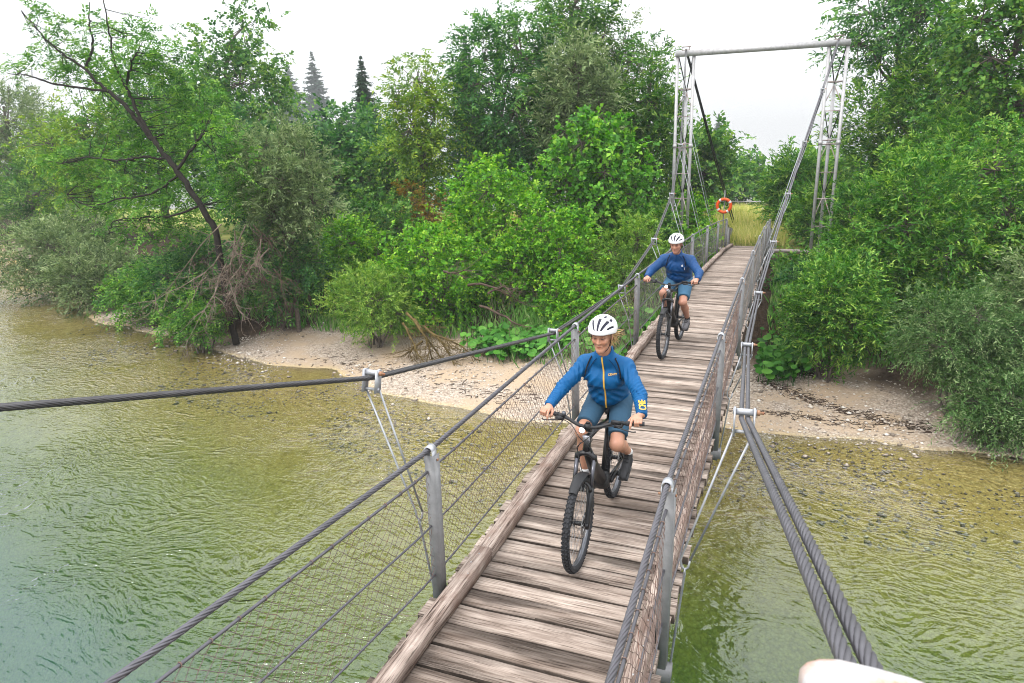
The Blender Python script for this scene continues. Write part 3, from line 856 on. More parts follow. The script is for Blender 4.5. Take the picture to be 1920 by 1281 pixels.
M['deadbrown'] = simple('dead_brown_wood', (.085, .058, .042), .9, var=.5, scale=6)
M['moss'] = simple('mossy_dead_wood', (.12, .085, .03), .95, var=.5, scale=9)

#         twigs, length, leaves, leaf L, leaf W, side angle, up, droop, spread
SPEC = {
 'ash':    (5, .55, 11, .165, .066, .75, .15, .35, .18),
 'broad':  (6, .42, 7, .155, .108, .60, .25, .20, .20),
 'maple':  (5, .40, 6, .20, .165, .60, .25, .25, .20),
 'willow': (8, .52, 9, .18, .050, .42, .55, .25, .20),
 'silver': (8, .60, 11, .15, .036, .40, .15, .55, .20),
 'fine':   (7, .38, 8, .11, .06, .6, .3, .25, .2),
}

def leaf_quads(P, D, Nn, Lf, Wf, fold=.22):
    """P base points, D directions, Nn leaf normals -> verts (n*4,3)"""
    Sd = nrm(np.cross(D, Nn)); Nn = np.cross(Sd, D)
    mid = P+D*(Lf*.48)[:, None]
    V = np.stack([P, mid+Sd*(Wf*.5)[:, None]+Nn*(Wf*fold)[:, None], P+D*Lf[:, None]-Nn*(Lf*.10)[:, None], mid-Sd*(Wf*.5)[:, None]+Nn*(Wf*fold)[:, None]], 1)
    return V.reshape(-1, 3)

def sprays(C, Nm, spec, g, scale=1.0, updir=None):
    mtw, lt, nl, LL, WW, sa, up, droop, spread = SPEC[spec]
    n = len(C); ct = g.uniform(0, 1, n)
    C2 = np.repeat(C, mtw, 0); N2 = np.repeat(Nm, mtw, 0); t2 = np.repeat(ct, mtw)
    k = len(C2)
    D = nrm(N2*.75+g.normal(0, .62, (k, 3))+np.array([0, 0, up]))
    S0 = C2+g.normal(0, spread*scale, (k, 3))
    ln = lt*scale*g.uniform(.65, 1.25, k)
    upv = nrm(np.array([0, 0, 1.0])+g.normal(0, .35, (k, 3))+N2*.35)
    side = nrm(np.cross(D, upv)); upv = np.cross(side, D)
    j = (np.arange(nl)+.5)/nl
    P = S0[:, None]+D[:, None]*(ln[:, None]*j[None])[..., None]
    P[..., 2] -= (droop*ln[:, None]*j[None]**2)
    sg = np.where(np.arange(nl) % 2 == 0, 1.0, -1.0)
    LD = nrm(side[:, None]*(sg*sa)[None, :, None]+D[:, None]*(1-sa*.6)+g.normal(0, .22, (k, nl, 3))+np.array([0, 0, -.15]))
    LN = nrm(upv[:, None]+g.normal(0, .3, (k, nl, 3)))
    q = k*nl
    Lf = (LL*scale*g.uniform(.5, 1.25, (k, nl))*(1-.35*np.abs(j-.45))[None]).reshape(-1)
    V = leaf_quads(P.reshape(-1, 3), LD.reshape(-1, 3), LN.reshape(-1, 3), Lf, Lf*WW/LL)
    tone = np.clip(-.06+.50*t2[:, None]+g.normal(0, .17, (k, nl))+.46*j[None], 0, 1).reshape(-1)
    return V, np.repeat(tone, 4)

def crown_points(lobes, n, g, back=.55, shell=.30):
    lobes = np.array([(*c, *r) for c, r in lobes]); c = lobes[:, :3]; r = lobes[:, 3:]
    w = (r[:, 0]*r[:, 1]+r[:, 0]*r[:, 2]+r[:, 1]*r[:, 2]); w = w/w.sum()
    P = np.zeros((0, 3)); Q = np.zeros((0, 3))
    for _ in range(12):
        m_ = n*2; i = g.choice(len(lobes), m_, p=w)
        d = nrm(g.normal(0, 1, (m_, 3)))
        rad = np.clip(1-np.abs(g.normal(0, shell, m_)), .25, 1)
        p = c[i]+d*r[i]*rad[:, None]; nn = nrm(d/r[i])
        u = np.min(np.linalg.norm((p[:, None]-c[None])/r[None], axis=2), axis=1)
        keep = (u > .55) | (g.uniform(0, 1, m_) < .15)
        v = nrm(CAM-p); f = np.sum(v*nn, 1)
        keep &= (f > -.25) | (g.uniform(0, 1, m_) > back)
        P = np.concatenate([P, p[keep]]); Q = np.concatenate([Q, nn[keep]])
        if len(P) >= n: break
    return P[:n], Q[:n]

def auto_lobes(c, r, k, g, jit=.5):
    c = np.array(c, float); r = np.array(r, float)
    out = [(tuple(c), tuple(r*.62))]
    ph = g.uniform(0, 2*PI)
    for i in range(k):
        z = 1-2*(i+.5)/k; a = ph+i*2.399963
        d = np.array([math.cos(a)*math.sqrt(1-z*z), math.sin(a)*math.sqrt(1-z*z), z])
        s = g.uniform(.36, .52)
        out.append((tuple(c+d*r*g.uniform(.48, .66)), tuple(r*s*g.uniform(.85, 1.15, 3))))
    return out

def limb(mb, a, b, r0, r1, g, n=5, wob=.08, sides=6):
    a = np.asarray(a, float); b = np.asarray(b, float); ln = np.linalg.norm(b-a)
    t = np.linspace(0, 1, n)[:, None]
    P = a+(b-a)*t; P[1:-1] += g.normal(0, wob*ln/n*2, (n-2, 3)); P[1:-1, 2] += .06*ln*np.sin(t[1:-1, 0]*PI)
    mb.tube(P, np.linspace(r0, r1, n), sides, caps=False)
    return P

def plant(name, label, cat, x, y, zb, zt, hw, spec, mat, nclump, seed, group=None, scale=1.0, depth=.85, k=9,
          trunk=True, lobes=None, bark='barkgrey', r0=None, top=None, back=.86, lean=(0, 0), shrub=False):
    g = np.random.default_rng(seed)
    if y > 26: scale *= 1.14
    gz = float(ground_z(x-lean[0], y-lean[1]))
    root = empty(name, (x-lean[0], y-lean[1], gz))
    tag(root, label, cat, group)
    O = np.array([x-lean[0], y-lean[1], gz])
    cz = (zb+zt)/2; rz = (zt-zb)/2
    if lobes is None:
        lobes = auto_lobes((x, y, cz), (hw, hw*depth, rz), k, g)
        if top: lobes.append(((x+top[0], y, zt-.1), (hw*.3, hw*.3, top[1])))
    P, Q = crown_points(lobes, int(nclump*(.67 if x > 1.0 else .535)), g, back)
    V, tone = sprays(P, Q, spec, g, scale)
    F = np.arange(len(V)).reshape(-1, 4)
    cr = link('crown', mesh_np('crown', V-O, F, ML[mat], False, {'tone': tone}), root); cr['kind'] = 'stuff'
    mb = MB()
    r0 = r0 or max(.05, .028*(zt-gz))
    if shrub:
        for (lc, lr) in lobes:
            a = O+np.append(g.normal(0, .18, 2), -.15); limb(mb, a, lc, .035, .012, g, 5)
        hub = [np.array(lc) for lc, lr in lobes]
    else:
        tp = np.array([x, y, zb+(zt-zb)*.8])
        T = limb(mb, O+[0, 0, -.2], tp, r0, r0*.22, g, 8, .05, 8)
        hub = []
        for (lc, lr) in lobes:
            lc = np.array(lc); zz = np.clip(lc[2]-.8*lr[2]-.3*np.linalg.norm(lc[:2]-tp[:2]), gz+.5, tp[2])
            i = int(np.argmin(abs(T[:, 2]-zz))); limb(mb, T[i], lc, r0*.42, r0*.12, g, 5); hub.append(lc)
    hub = np.array(hub)
    sel = g.choice(len(P), min(len(P), 170), replace=False)
    for i in sel:
        h = hub[np.argmin(np.linalg.norm(hub-P[i], axis=1))]
        mb.tube([h, (h+P[i])/2+g.normal(0, .06, 3), P[i]], [.02*scale, .013*scale, .006*scale], 3, caps=False)
    mb.V = [v-O for v in mb.V]
    mb.build('stems' if shrub else 'trunk', M[bark], root, True).name = 'stem' if shrub else 'trunk'
    return root

def spruce(label, x, y, zt, hw, seed, zb=None, group='misty spruces behind the wood', layers=46, nb=9):
    g = np.random.default_rng(seed); gz = float(ground_z(x, y)); zb = gz+1.0 if zb is None else zb; hw = .31*(zt-zb)
    O = np.array([x, y, gz]); root = empty('spruce_tree', tuple(O)); tag(root, label, 'tree', group)
    V = []; tone = []
    mb = MB(); mb.tube([O-[0, 0, .3], (x, y, zt)], [.02*(zt-gz), .02], 7); 
    for i in range(layers):
        
        for j in range(nb):
            t = abs(i+.3+g.uniform(-.9, .9))/layers; z = zt-.05-(zt-zb)*t; R = hw*(.012+t**.95)
            a = g.uniform(0, 2*PI); r = R*g.uniform(.55, 1.15); d = np.array([math.cos(a), math.sin(a), 0])
            n = max(6, min(18, int(r/.14))); s = np.linspace(.05, 1, n)
            P = np.array([x, y, z])+d*(s*r)[:, None]; P[:, 2] += -r*.42*s+r*.30*s**2.2
            side = np.array([-d[1], d[0], 0])
            for sg in (-1, 1):
                D = nrm(side*sg*.8+d*.6+g.normal(0, .2, (n, 3))+[0, 0, -.35]); Ln = (hw*.09+.12)*(.35+min(1, t*3))*(1.15-s*.6)*g.uniform(.7, 1.3, n)
                V.append(leaf_quads(P, D, nrm(np.array([0, 0, 1.0])+g.normal(0, .3, (n, 3))), Ln, Ln*.42))
                tone.append(np.repeat(np.clip(g.normal(.45, .22, n), 0, 1), 4))
    V = np.concatenate(V); tone = np.concatenate(tone)
    cr = link('crown', mesh_np('crown', V-O, np.arange(len(V)).reshape(-1, 4), ML['spruce'], False, {'tone': tone}), root); cr['kind'] = 'stuff'
    mb.V = [v-O for v in mb.V]; mb.build('trunk', M['bark'], root, True)

GB = 'trees on the left bank'; GR = 'trees on the right of the bridge'; GS = 'shrubs along the bank'
# --- left bank, from the far left to the bridge
plant('willow_tree', 'hazy grey-green willow at the left edge of the picture', 'tree', -56, 39, -3.4, 8.8, 5.4, 'willow', 'willow', 620, 1, GB, 1.9)
plant('willow_tree', 'pale hazy willow over the water at the far left shore', 'tree', -45.5, 34.5, -3.4, 4.0, 4.0, 'willow', 'mid', 460, 2, GB, 1.6)
plant('willow_bush', 'grey-green willow bush hanging over the river, left of the leaning tree', 'bush', -30.5, 23, -3.9, .3, 3.6, 'willow', 'willow', 560, 3, GS, 1.25, shrub=True)
plant('lime_tree', 'yellow-flowering tree behind the leaning tree', 'tree', -37, 30, -1.0, 6.0, 3.4, 'fine', 'yellow', 460, 4, GB, 1.7)
plant('broadleaf_tree', 'misty green tree rising behind the leaning tree crown', 'tree', -34.6, 33, -1, 7.6, 4.4, 'broad', 'mid', 520, 5, GB, 1.6)
plant('broadleaf_tree', 'large round-topped dark tree on the left skyline', 'tree', -29.3, 34, -1.0, 9.3, 5.0, 'broad', 'mid', 900, 6, GB, 1.5, k=12, top=(1.6, 1.0))
plant('broadleaf_tree', 'dark tree filling the gap between round tree and olive willow', 'tree', -23.5, 30, -2.0, 4.4, 3.4, 'broad', 'dark', 480, 7, GB, 1.4)
plant('willow_tree', 'olive willow with pale dense top right of the leaning trunk', 'tree', -14.5, 19.4, -.6, 3.95, 2.1, 'willow', 'willow', 520, 8, GB, .95, k=11, r0=.09)
plant('ash_shrub', 'dark green leafy shrub under the olive willow at the gravel edge', 'bush', -15.4, 19.6, -2.9, .6, 2.1, 'ash', 'dash', 440, 9, GS, .95, shrub=True)
plant('ash_shrub', 'green overhanging shrub behind the dead branches', 'bush', -19.0, 19.6, -3.5, -.2, 2.5, 'ash', 'dash', 460, 10, GS, 1.0, shrub=True)
plant('ash_shrub', 'fresh green sapling at the waterline left of the dead branches', 'bush', -22.0, 19.6, -3.7, -1.2, 1.9, 'ash', 'ash', 300, 11, GS, 1.0, shrub=True)
plant('broadleaf_tree', 'dark green tree in front of the small spruce', 'tree', -20.4, 32, -2.2, 4.9, 3.3, 'broad', 'dark', 620, 12, GB, 1.4)
plant('broadleaf_tree', 'shaded tree between the yellow-green tree and the dark tree', 'tree', -17.0, 30.5, -2.2, 3.2, 2.6, 'broad', 'mid', 420, 13, GB, 1.3)
plant('ash_tree', 'slender yellow-green tree left of the big ash', 'tree', -13.2, 27, .6, 6.6, 1.55, 'ash', 'yellow', 280, 14, GB, 1.15, k=10, r0=.10)
plant('ivy_tree', 'rust-tinged lower growth on the slender yellow-green tree', 'bush', -13.1, 26.3, -1.6, 1.2, 1.0, 'ash', 'rust', 120, 15, GS, 1.0, shrub=True)
plant('ash_tree', 'big green ash in the middle of the wood', 'tree', -10.8, 30, .2, 8.4, 3.1, 'ash', 'dash', 760, 16, GB, 1.2, k=12, r0=.16)
plant('ash_tree', 'tallest dark tree whose top leaves the frame', 'tree', -8.3, 32.5, 1.0, 10.6, 2.7, 'ash', 'mid', 640, 17, GB, 1.25, k=11, r0=.18)
plant('willow_tree', 'grey-green willow in front of the tallest dark tree', 'tree', -6.9, 29, .6, 7.2, 1.7, 'willow', 'willow', 360, 18, GB, 1.25, k=9, r0=.12)
plant('birch_tree', 'airy thin tree against the white sky left of the tower', 'tree', -5.9, 33.5, 1.0, 8.3, 1.8, 'fine', 'willow', 260, 19, GB, 1.3, k=9, r0=.09)
plant('maple_tree', 'bright green maple standing left of the steel tower', 'tree', -5.0, 25, -1.2, 4.1, 2.05, 'maple', 'maple', 520, 20, GB, .95, k=11, r0=.09)
plant('larch_tree', 'feathery light green conical tree beside the left tower legs', 'tree', -4.5, 31.5, -1.6, 5.9, 1.5, 'willow', 'gwillow', 420, 21, GB, 1.25, k=9, top=(.1, .9))
plant('hazel_bush', 'wide hazel thicket below the big ash', 'bush', -8.7, 24.4, -2.6, 2.5, 2.8, 'broad', 'bright', 760, 22, GS, .92, shrub=True, k=11)
plant('hazel_bush', 'yellow-green leafy bush beneath the bright maple', 'bush', -6.0, 22.2, -2.9, 1.0, 2.0, 'broad', 'bright', 560, 23, GS, .85, shrub=True, k=10)
plant('hazel_bush', 'vivid green bramble mound above the uprooted branches', 'bush', -9.6, 21.3, -3.1, .3, 2.7, 'broad', 'bright', 760, 24, GS, .8, shrub=True, k=12)
plant('hazel_bush', 'dark bush at the foot of the slender yellow-green tree', 'bush', -13.6, 24.2, -2.4, 1.1, 1.9, 'broad', 'mid', 360, 25, GS, .95, shrub=True)
plant('hazel_bush', 'vivid green bush right of the olive willow', 'bush', -14.1, 22.3, -2.9, .5, 1.9, 'broad', 'bright', 420, 26, GS, .85, shrub=True)
plant('willow_bush', 'low yellow-green willow bush on the gravel bar', 'bush', -10.9, 18.7, -3.1, -.7, 1.55, 'willow', 'ywillow', 420, 27, GS, .72, shrub=True)
plant('willow_bush', 'small pale willow between maple and left tower base', 'bush', -3.25, 22.5, -2.5, .3, 1.2, 'willow', 'ywillow', 300, 28, GS, .85, shrub=True)
plant('hazel_bush', 'dark bush in the shade below the left tower', 'bush', -3.6, 26.2, -2.4, .4, 1.6, 'broad', 'mid', 330, 29, GS, .95, shrub=True)
plant('willow_bush', 'leafy bush hugging the left side of the bridge end', 'bush', -2.1, 27.0, -2.3, -.5, 1.0, 'broad', 'bright', 240, 30, GS, .85, shrub=True)
plant('broadleaf_tree', 'tree directly behind the left tower legs', 'tree', -3.3, 42, -1.6, 3.4, 1.9, 'broad', 'mid', 320, 31, GB, 1.6)
plant('hazel_bush', 'distant pale hedge across the end of the meadow', 'bush', -2.4, 63, -2.4, -.2, 3.6, 'broad', 'mid', 200, 32, GS, 2.4, shrub=True)
plant('hazel_bush', 'distant hedge at the right end of the meadow', 'bush', 3.8, 60, -2.4, .6, 3.2, 'broad', 'mid', 200, 33, GS, 2.4, shrub=True)
plant('broadleaf_tree', 'tree closing the wood far behind the bright hazel thicket', 'tree', -9.5, 37, -2, 5.2, 4.0, 'broad', 'dark', 380, 34, GB, 1.8)
plant('broadleaf_tree', 'tree closing the wood behind the dark small spruce', 'tree', -24, 40, -2, 5.0, 5.0, 'broad', 'dark', 380, 35, GB, 2.0)
plant('willow_bush', 'grey willow bush low over the water between the sapling and the big willow bush', 'bush', -26.2, 21.0, -3.8, -.8, 2.3, 'willow', 'willow', 340, 52, GS, 1.1, shrub=True)
plant('ash_shrub', 'leafy green bush between leaning trunk and low shore', 'bush', -18.4, 18.2, -3.5, -1.6, 1.2, 'ash', 'ash', 220, 53, GS, .9, shrub=True)
plant('hazel_bush', 'low bright bramble beside the left railing above the gravel', 'bush', -4.6, 20.6, -3.0, -1.1, 1.5, 'broad', 'bright', 300, 55, GS, .7, shrub=True)
plant('willow_bush', 'bush standing behind the right tower legs at the meadow edge', 'bush', 3.2, 32.0, -2.2, .7, 1.7, 'willow', 'gwillow', 320, 56, GS, 1.1, shrub=True)
plant('ash_shrub', 'light green sprays in front of the foot of the leaning trunk', 'bush', -16.7, 17.2, -3.3, -1.9, .9, 'ash', 'ash', 150, 54, GS, .8, shrub=True)
plant('hazel_bush', 'bush left of the bridge end hiding the meadow edge', 'bush', -2.9, 31.0, -2.2, .2, 1.4, 'broad', 'bright', 260, 57, GS, .95, shrub=True)
plant('hazel_bush', 'dark green bush between the right tower foot and the deck edge', 'bush', 2.2, 27.2, -2.6, -1.75, 1.1, 'broad', 'mid', 260, 58, GS, .9, shrub=True)
# --- right bank
plant('willow_tree', 'slim willow beyond the right railing end', 'tree', 1.75, 36, -2.2, 1.6, 1.6, 'willow', 'gwillow', 320, 40, GR, 1.3)
plant('willow_tree', 'big green willow hiding the right tower foot', 'tree', 4.45, 21.5, -3.2, 2.4, 1.95, 'willow', 'gwillow', 780, 41, GR, .95, k=12)
plant('willow_tree', 'tall willow behind the right tower', 'tree', 6.3, 32, -1.6, 5.8, 3.2, 'willow', 'gwillow', 860, 42, GR, 1.2, k=12)
plant('ash_tree', 'tall dark tree with bare limbs above the right tower top', 'tree', 5.0, 33, 3.4, 9.6, 2.7, 'ash', 'dash', 260, 43, GR, 1.3, r0=.16, k=9)
plant('oak_tree', 'brownish tall tree in the upper right corner', 'tree', 7.4, 27, 1.5, 8.2, 2.2, 'broad', 'mid', 460, 44, GR, 1.05, r0=.15)
plant('willow_tree', 'dense willow at the right edge of the picture', 'tree', 7.0, 23, -2.6, 3.0, 2.0, 'fine', 'gwillow', 620, 45, GR, 1.05, k=10)
plant('willow_bush', 'bright green willow bush beside the right railing', 'bush', 2.75, 19.0, -3.0, -.1, 1.35, 'willow', 'gwillow', 520, 46, GS, .8, shrub=True, k=10)
plant('willow_bush', 'silvery willow leaning over the gravel on the right', 'bush', 5.4, 17.6, -2.7, -.4, 1.5, 'silver', 'swillow', 560, 47, GS, .66, shrub=True, k=10)
plant('willow_bush', 'low silver-green willow sprays touching the shallow water', 'bush', 5.85, 16.3, -3.5, -1.9, 1.0, 'silver', 'swillow', 300, 48, GS, .72, shrub=True)
plant('willow_bush', 'dark willow thicket in the right lower corner of the wood', 'bush', 6.9, 18.4, -3.4, .4, 1.5, 'willow', 'willow', 460, 49, GS, .75, shrub=True)
plant('hazel_bush', 'shaded bush under the bridge on the right bank', 'bush', 2.1, 24.2, -3.1, -1.55, 1.15, 'broad', 'dark', 340, 50, GS, .9, shrub=True)
plant('willow_tree', 'broad willow filling the gap right of the tower', 'tree', 6.3, 25.5, -2.2, 3.8, 2.1, 'willow', 'gwillow', 620, 51, GR, .95, k=10)

# spruces fading into the mist
spruce('dark hazy spruce above the wood, left of the small spruce', -156.2, 217.5, 32.3, 9.3, 61)
spruce('fainter spruce just left of the dark hazy spruce', -178.0, 232.0, 31.7, 9.3, 62)
spruce('small dark spruce rising over the broadleaf trees', -34.3, 56.2, 10.0, 2.2, 63)
spruce('spruce tip peeking out left of the big ash', -23.2, 54.0, 10.7, 1.8, 64)
spruce('pale spruce between the tower legs and the meadow', -16.3, 192.0, 6.2, 5.8, 65)
spruce('faint small spruce at the end of the meadow', -7.9, 228.0, -4.9, 4.8, 66)

# --- the leaning ash over the river
def leaning_ash():
    g = np.random.default_rng(77)
    O = np.array([-15.9, 17.9, float(ground_z(-15.9, 17.9))])
    root = empty('ash_tree', tuple(O))
    tag(root, 'dark-trunked feathery ash leaning left over the river', 'tree', GB)
    E_ = [(-21.61, 17.17, 7.2, 0.95, 0.33), (-20.67, 17.47, 6.85, 0.93, 0.31), (-23.77, 18.6, 6.79, 0.92, 0.3), (-22.09, 18.16, 6.04, 1.12, 0.33), (-22.63, 17.19, 5.75, 1.0, 0.32), (-21.11, 17.87, 5.46, 1.09, 0.29), (-19.55, 17.96, 6.66, 0.69, 0.38), (-18.56, 17.32, 5.75, 0.77, 0.3), (-18.68, 18.47, 6.89, 0.56, 0.38), (-17.61, 17.23, 5.98, 0.54, 0.37), (-18.04, 17.78, 5.44, 0.77, 0.34), (-19.62, 18.03, 4.97, 1.05, 0.29), (-17.28, 17.86, 5.71, 0.65, 0.38), (-17.34, 18.17, 4.94, 0.88, 0.47), (-18.78, 18.48, 4.61, 1.04, 0.41), (-17.56, 18.91, 4.32, 1.02, 0.5), (-15.5, 17.57, 3.58, 0.83, 0.54), (-17.55, 18.3, 3.56, 1.12, 0.5), (-19.76, 18.39, 3.71, 1.2, 0.38), (-20.22, 17.59, 3.9, 1.19, 0.33), (-14.94, 17.0, 2.64, 0.81, 0.54), (-18.0, 18.95, 2.42, 0.94, 0.53), (-15.24, 17.6, 1.8, 0.74, 0.57), (-18.63, 17.63, 2.84, 1.15, 0.37), (-21.71, 18.78, 2.95, 1.29, 0.36), (-22.86, 18.17, 2.72, 1.32, 0.4), (-23.7, 17.94, 2.56, 1.08, 0.33), (-19.64, 18.55, 1.93, 1.22, 0.4), (-19.64, 17.06, 1.95, 1.3, 0.38), (-23.23, 18.41, 1.67, 1.35, 0.38), (-17.69, 17.75, 1.45, 0.92, 0.43), (-18.55, 17.18, 1.16, 1.05, 0.38), (-21.71, 18.32, 0.92, 1.18, 0.34), (-18.85, 18.86, 0.42, 0.98, 0.47), (-18.8, 17.41, 0.25, 0.96, 0.39), (-16.48, 18.26, 0.88, 0.68, 0.44), (-20.26, 17.6, 0.19, 1.0, 0.37)]
    mb = MB()
    def path(pts, r0, r1, yo=0):
        P = curve_pts([(x, 17.8+yo+ (dy if len(p) > 2 else 0), z) for p in pts for (x, z, dy) in [(p[0], p[1], p[2] if len(p) > 2 else 0)]], 5*len(pts))
        P[1:-1] += g.normal(0, .02, (len(P)-2, 3)); mb.tube(P, np.linspace(r0, r1, len(P)), 8, caps=False); return P
    T = path([(-15.9, -3.5), (-16.02, -1.9), (-16.06, .25), (-16.37, .94), (-17.05, 1.96), (-17.49, 2.56), (-18.02, 3.24), (-18.3, 3.54)], .115, .075)
    A = path([(-18.3, 3.54), (-18.74, 4.1), (-19.41, 4.7), (-19.82, 4.97), (-20.5, 5.58), (-21.55, 6.22), (-22.23, 6.84), (-22.9, 7.55)], .08, .015)
    B = path([(-18.15, 3.4), (-18.59, 4.26), (-18.86, 5.0), (-19.16, 5.66), (-19.13, 6.61), (-19.15, 7.6)], .065, .015)
    C_ = path([(-19.6, 4.85), (-21.38, 5.13, -.3), (-22.56, 5.45, -.5), (-23.4, 5.6, -.6)], .042, .012)
    D_ = path([(-17.6, 2.7), (-18.5, 2.75, -.3), (-19.35, 2.68, -.4), (-21.18, 2.8, -.2), (-22.8, 2.6, .2)], .042, .012)
    E2 = path([(-17.2, 2.2), (-18.2, 1.6, -.4), (-19.3, 1.45, -.6), (-21.39, 1.17, -.2), (-23, 1.5, .3)], .042, .012)
    F2 = path([(-16.5, 1.2), (-17.5, .9, -.3), (-19.85, .72, -.4), (-20.6, .2, -.3)], .042, .012)
    G2 = path([(-20.5, 5.58), (-20.2, 6.3, .2), (-20.3, 7.0, .3), (-20.1, 7.6, .3)], .05, .012)
    H2 = path([(-18.86, 5.0), (-18.2, 5.6, -.2), (-17.6, 5.95, -.4)], .05, .012)
    I2 = path([(-17.3, 2.3), (-16.4, 3.2, .2), (-15.6, 3.6, .0)], .06, .012)
    allp = np.concatenate([T[18:], A, B, C_, D_, E2, F2, G2, H2, I2])
    lobes = [((e[0], e[1]+.62, e[2]), (e[3], .6, e[4])) for e in E_]
    cnt = 520
    P, Q = crown_points(lobes, cnt, g, .2, .5)
    Q = nrm(Q*np.array([1, 1, .4])+[-.15, 0, .15])
    V, tone = sprays(P, Q, 'ash', g, .92)
    for p in P[::3]:
        h = allp[np.argmin(np.linalg.norm(allp-p, axis=1))]
        mb.tube([h, (h+p)/2+g.normal(0, .06, 3), p], [.016, .011, .005], 3, caps=False)
    mb.V = [v-O for v in mb.V]; mb.build('trunk', M['bark'], root, True)
    cr = link('crown', mesh_np('crown', V-O, np.arange(len(V)).reshape(-1, 4), ML['ash'], False, {'tone': tone}), root); cr['kind'] = 'stuff'
leaning_ash()

# --- dead branches
def dead_branches(name, label, origin, seeds, mat, seed, n, ln, spreaddir, forks=5, r0=.045):
    g = np.random.default_rng(seed); O = np.array(origin, float)
    root = empty(name, tuple(O)); tag(root, label, 'dead wood', 'dead branches on the bank')
    for s0, d0 in seeds:
        mb = MB()
        s0 = np.array(s0, float); d0 = np.array(d0, float)
        P = [s0]; d = nrm(d0); tot = np.linalg.norm(d0); k = 8
        for i in range(k): d = nrm(d+g.normal(0, .17, 3)); P.append(P[-1]+d*tot/k)
        P = np.array(P); mb.tube(P-O, np.linspace(r0, r0*.25, k+1), 5, caps=False)
        for _ in range(n):
            i = g.integers(1, k+1); dd = nrm(nrm(d0)*.5+g.normal(0, .55, 3)+np.array(spreaddir)); l2 = ln*g.uniform(.4, 1.1)
            q = [P[i]]; 
            for j in range(5): dd = nrm(dd+g.normal(0, .2, 3)); q.append(q[-1]+dd*l2/5)
            q = np.array(q); mb.tube(q-O, np.linspace(.013, .004, 6), 3, caps=False)
            for __ in range(forks):
                jj = g.integers(1, 6); d3 = nrm(dd+g.normal(0, .7, 3)); mb.tube([q[jj]-O, q[jj]+d3*l2*.18-O, q[jj]+(d3+g.normal(0, .25, 3))*l2*.34-O], [.006, .005, .003], 3, caps=False)
        mb.build('dead_branch', mat, root, True)
_g = np.random.default_rng(55)
def _fan(n, x, y, z, dx, dzr, ln):
    return [((_g.uniform(*x), _g.uniform(*y), _g.uniform(*z)), tuple(nrm([_g.uniform(*dx), _g.uniform(-.35, .15), _g.uniform(*dzr)])*_g.uniform(*ln))) for _ in range(n)]
dead_branches('dead_branch_heap', 'grey dead branches hanging from the leaning ash down to the water', (-15.6, 17.2, -3.5),
              _fan(6, (-15.2, -13.4), (16.9, 17.6), (-.4, 1.0), (-.9, .3), (-1.0, -.5), (1.2, 2.6))+_fan(4, (-16.4, -14.6), (16.8, 17.4), (-1.6, .3), (-1.3, -.2), (-1.0, -.6), (1.6, 2.8))
              +[((-15.0, 17.0, .7), (-3.6, -.3, -2.7)), ((-15.4, 16.9, -1.2), (-.4, -.3, -2.5)), ((-15.2, 17.0, -.2), (-1.9, -.4, -3.1))],
              M['deadwood'], 5, 13, .85, (0, 0, -.35), 4, .021)
dead_branches('dead_branch_heap', 'brown brush knot behind the grey dead branches', (-15.0, 17.5, -2.0),
              _fan(12, (-16.0, -13.6), (17.4, 18.0), (-1.2, 1.1), (-.6, .6), (-1.0, -.2), (.8, 1.8)),
              M['deadbrown'], 6, 15, .8, (0, 0, -.4), 4, .022)
dead_branches('uprooted_branches', 'mossy uprooted branches lying on the gravel bar', (-8.2, 17.4, -3.3),
              [((-9.2, 17.9, -2.0), (2.2, -.5, -1.5)), ((-9.0, 18.0, -2.2), (1.5, -.6, -1.4)), ((-8.6, 17.9, -2.4), (1.6, -.8, -1.2)), ((-8.3, 17.8, -2.6), (1.4, -.5, -1.0)), ((-9.3, 17.8, -2.3), (.9, -.6, -1.1)), ((-8.6, 17.7, -2.8), (-.6, -.5, -.7))],
              M['moss'], 7, 22, .95, (.25, -.1, -.35))
dead_branches('fallen_branch', 'bare brown branches sticking out of the bramble mound', (-7.0, 19.0, -2.0),
              [((-8.4, 19.0, -.9), (1.2, -.2, .3)), ((-7.6, 19.0, -1.3), (2.0, -.3, .1)), ((-7.2, 18.9, -1.9), (2.2, -.2, -.1)), ((-6.9, 18.9, -1.5), (1.0, -.2, .5))],
              M['deadbrown'], 8, 12, .8, (0, 0, -.1), 3)

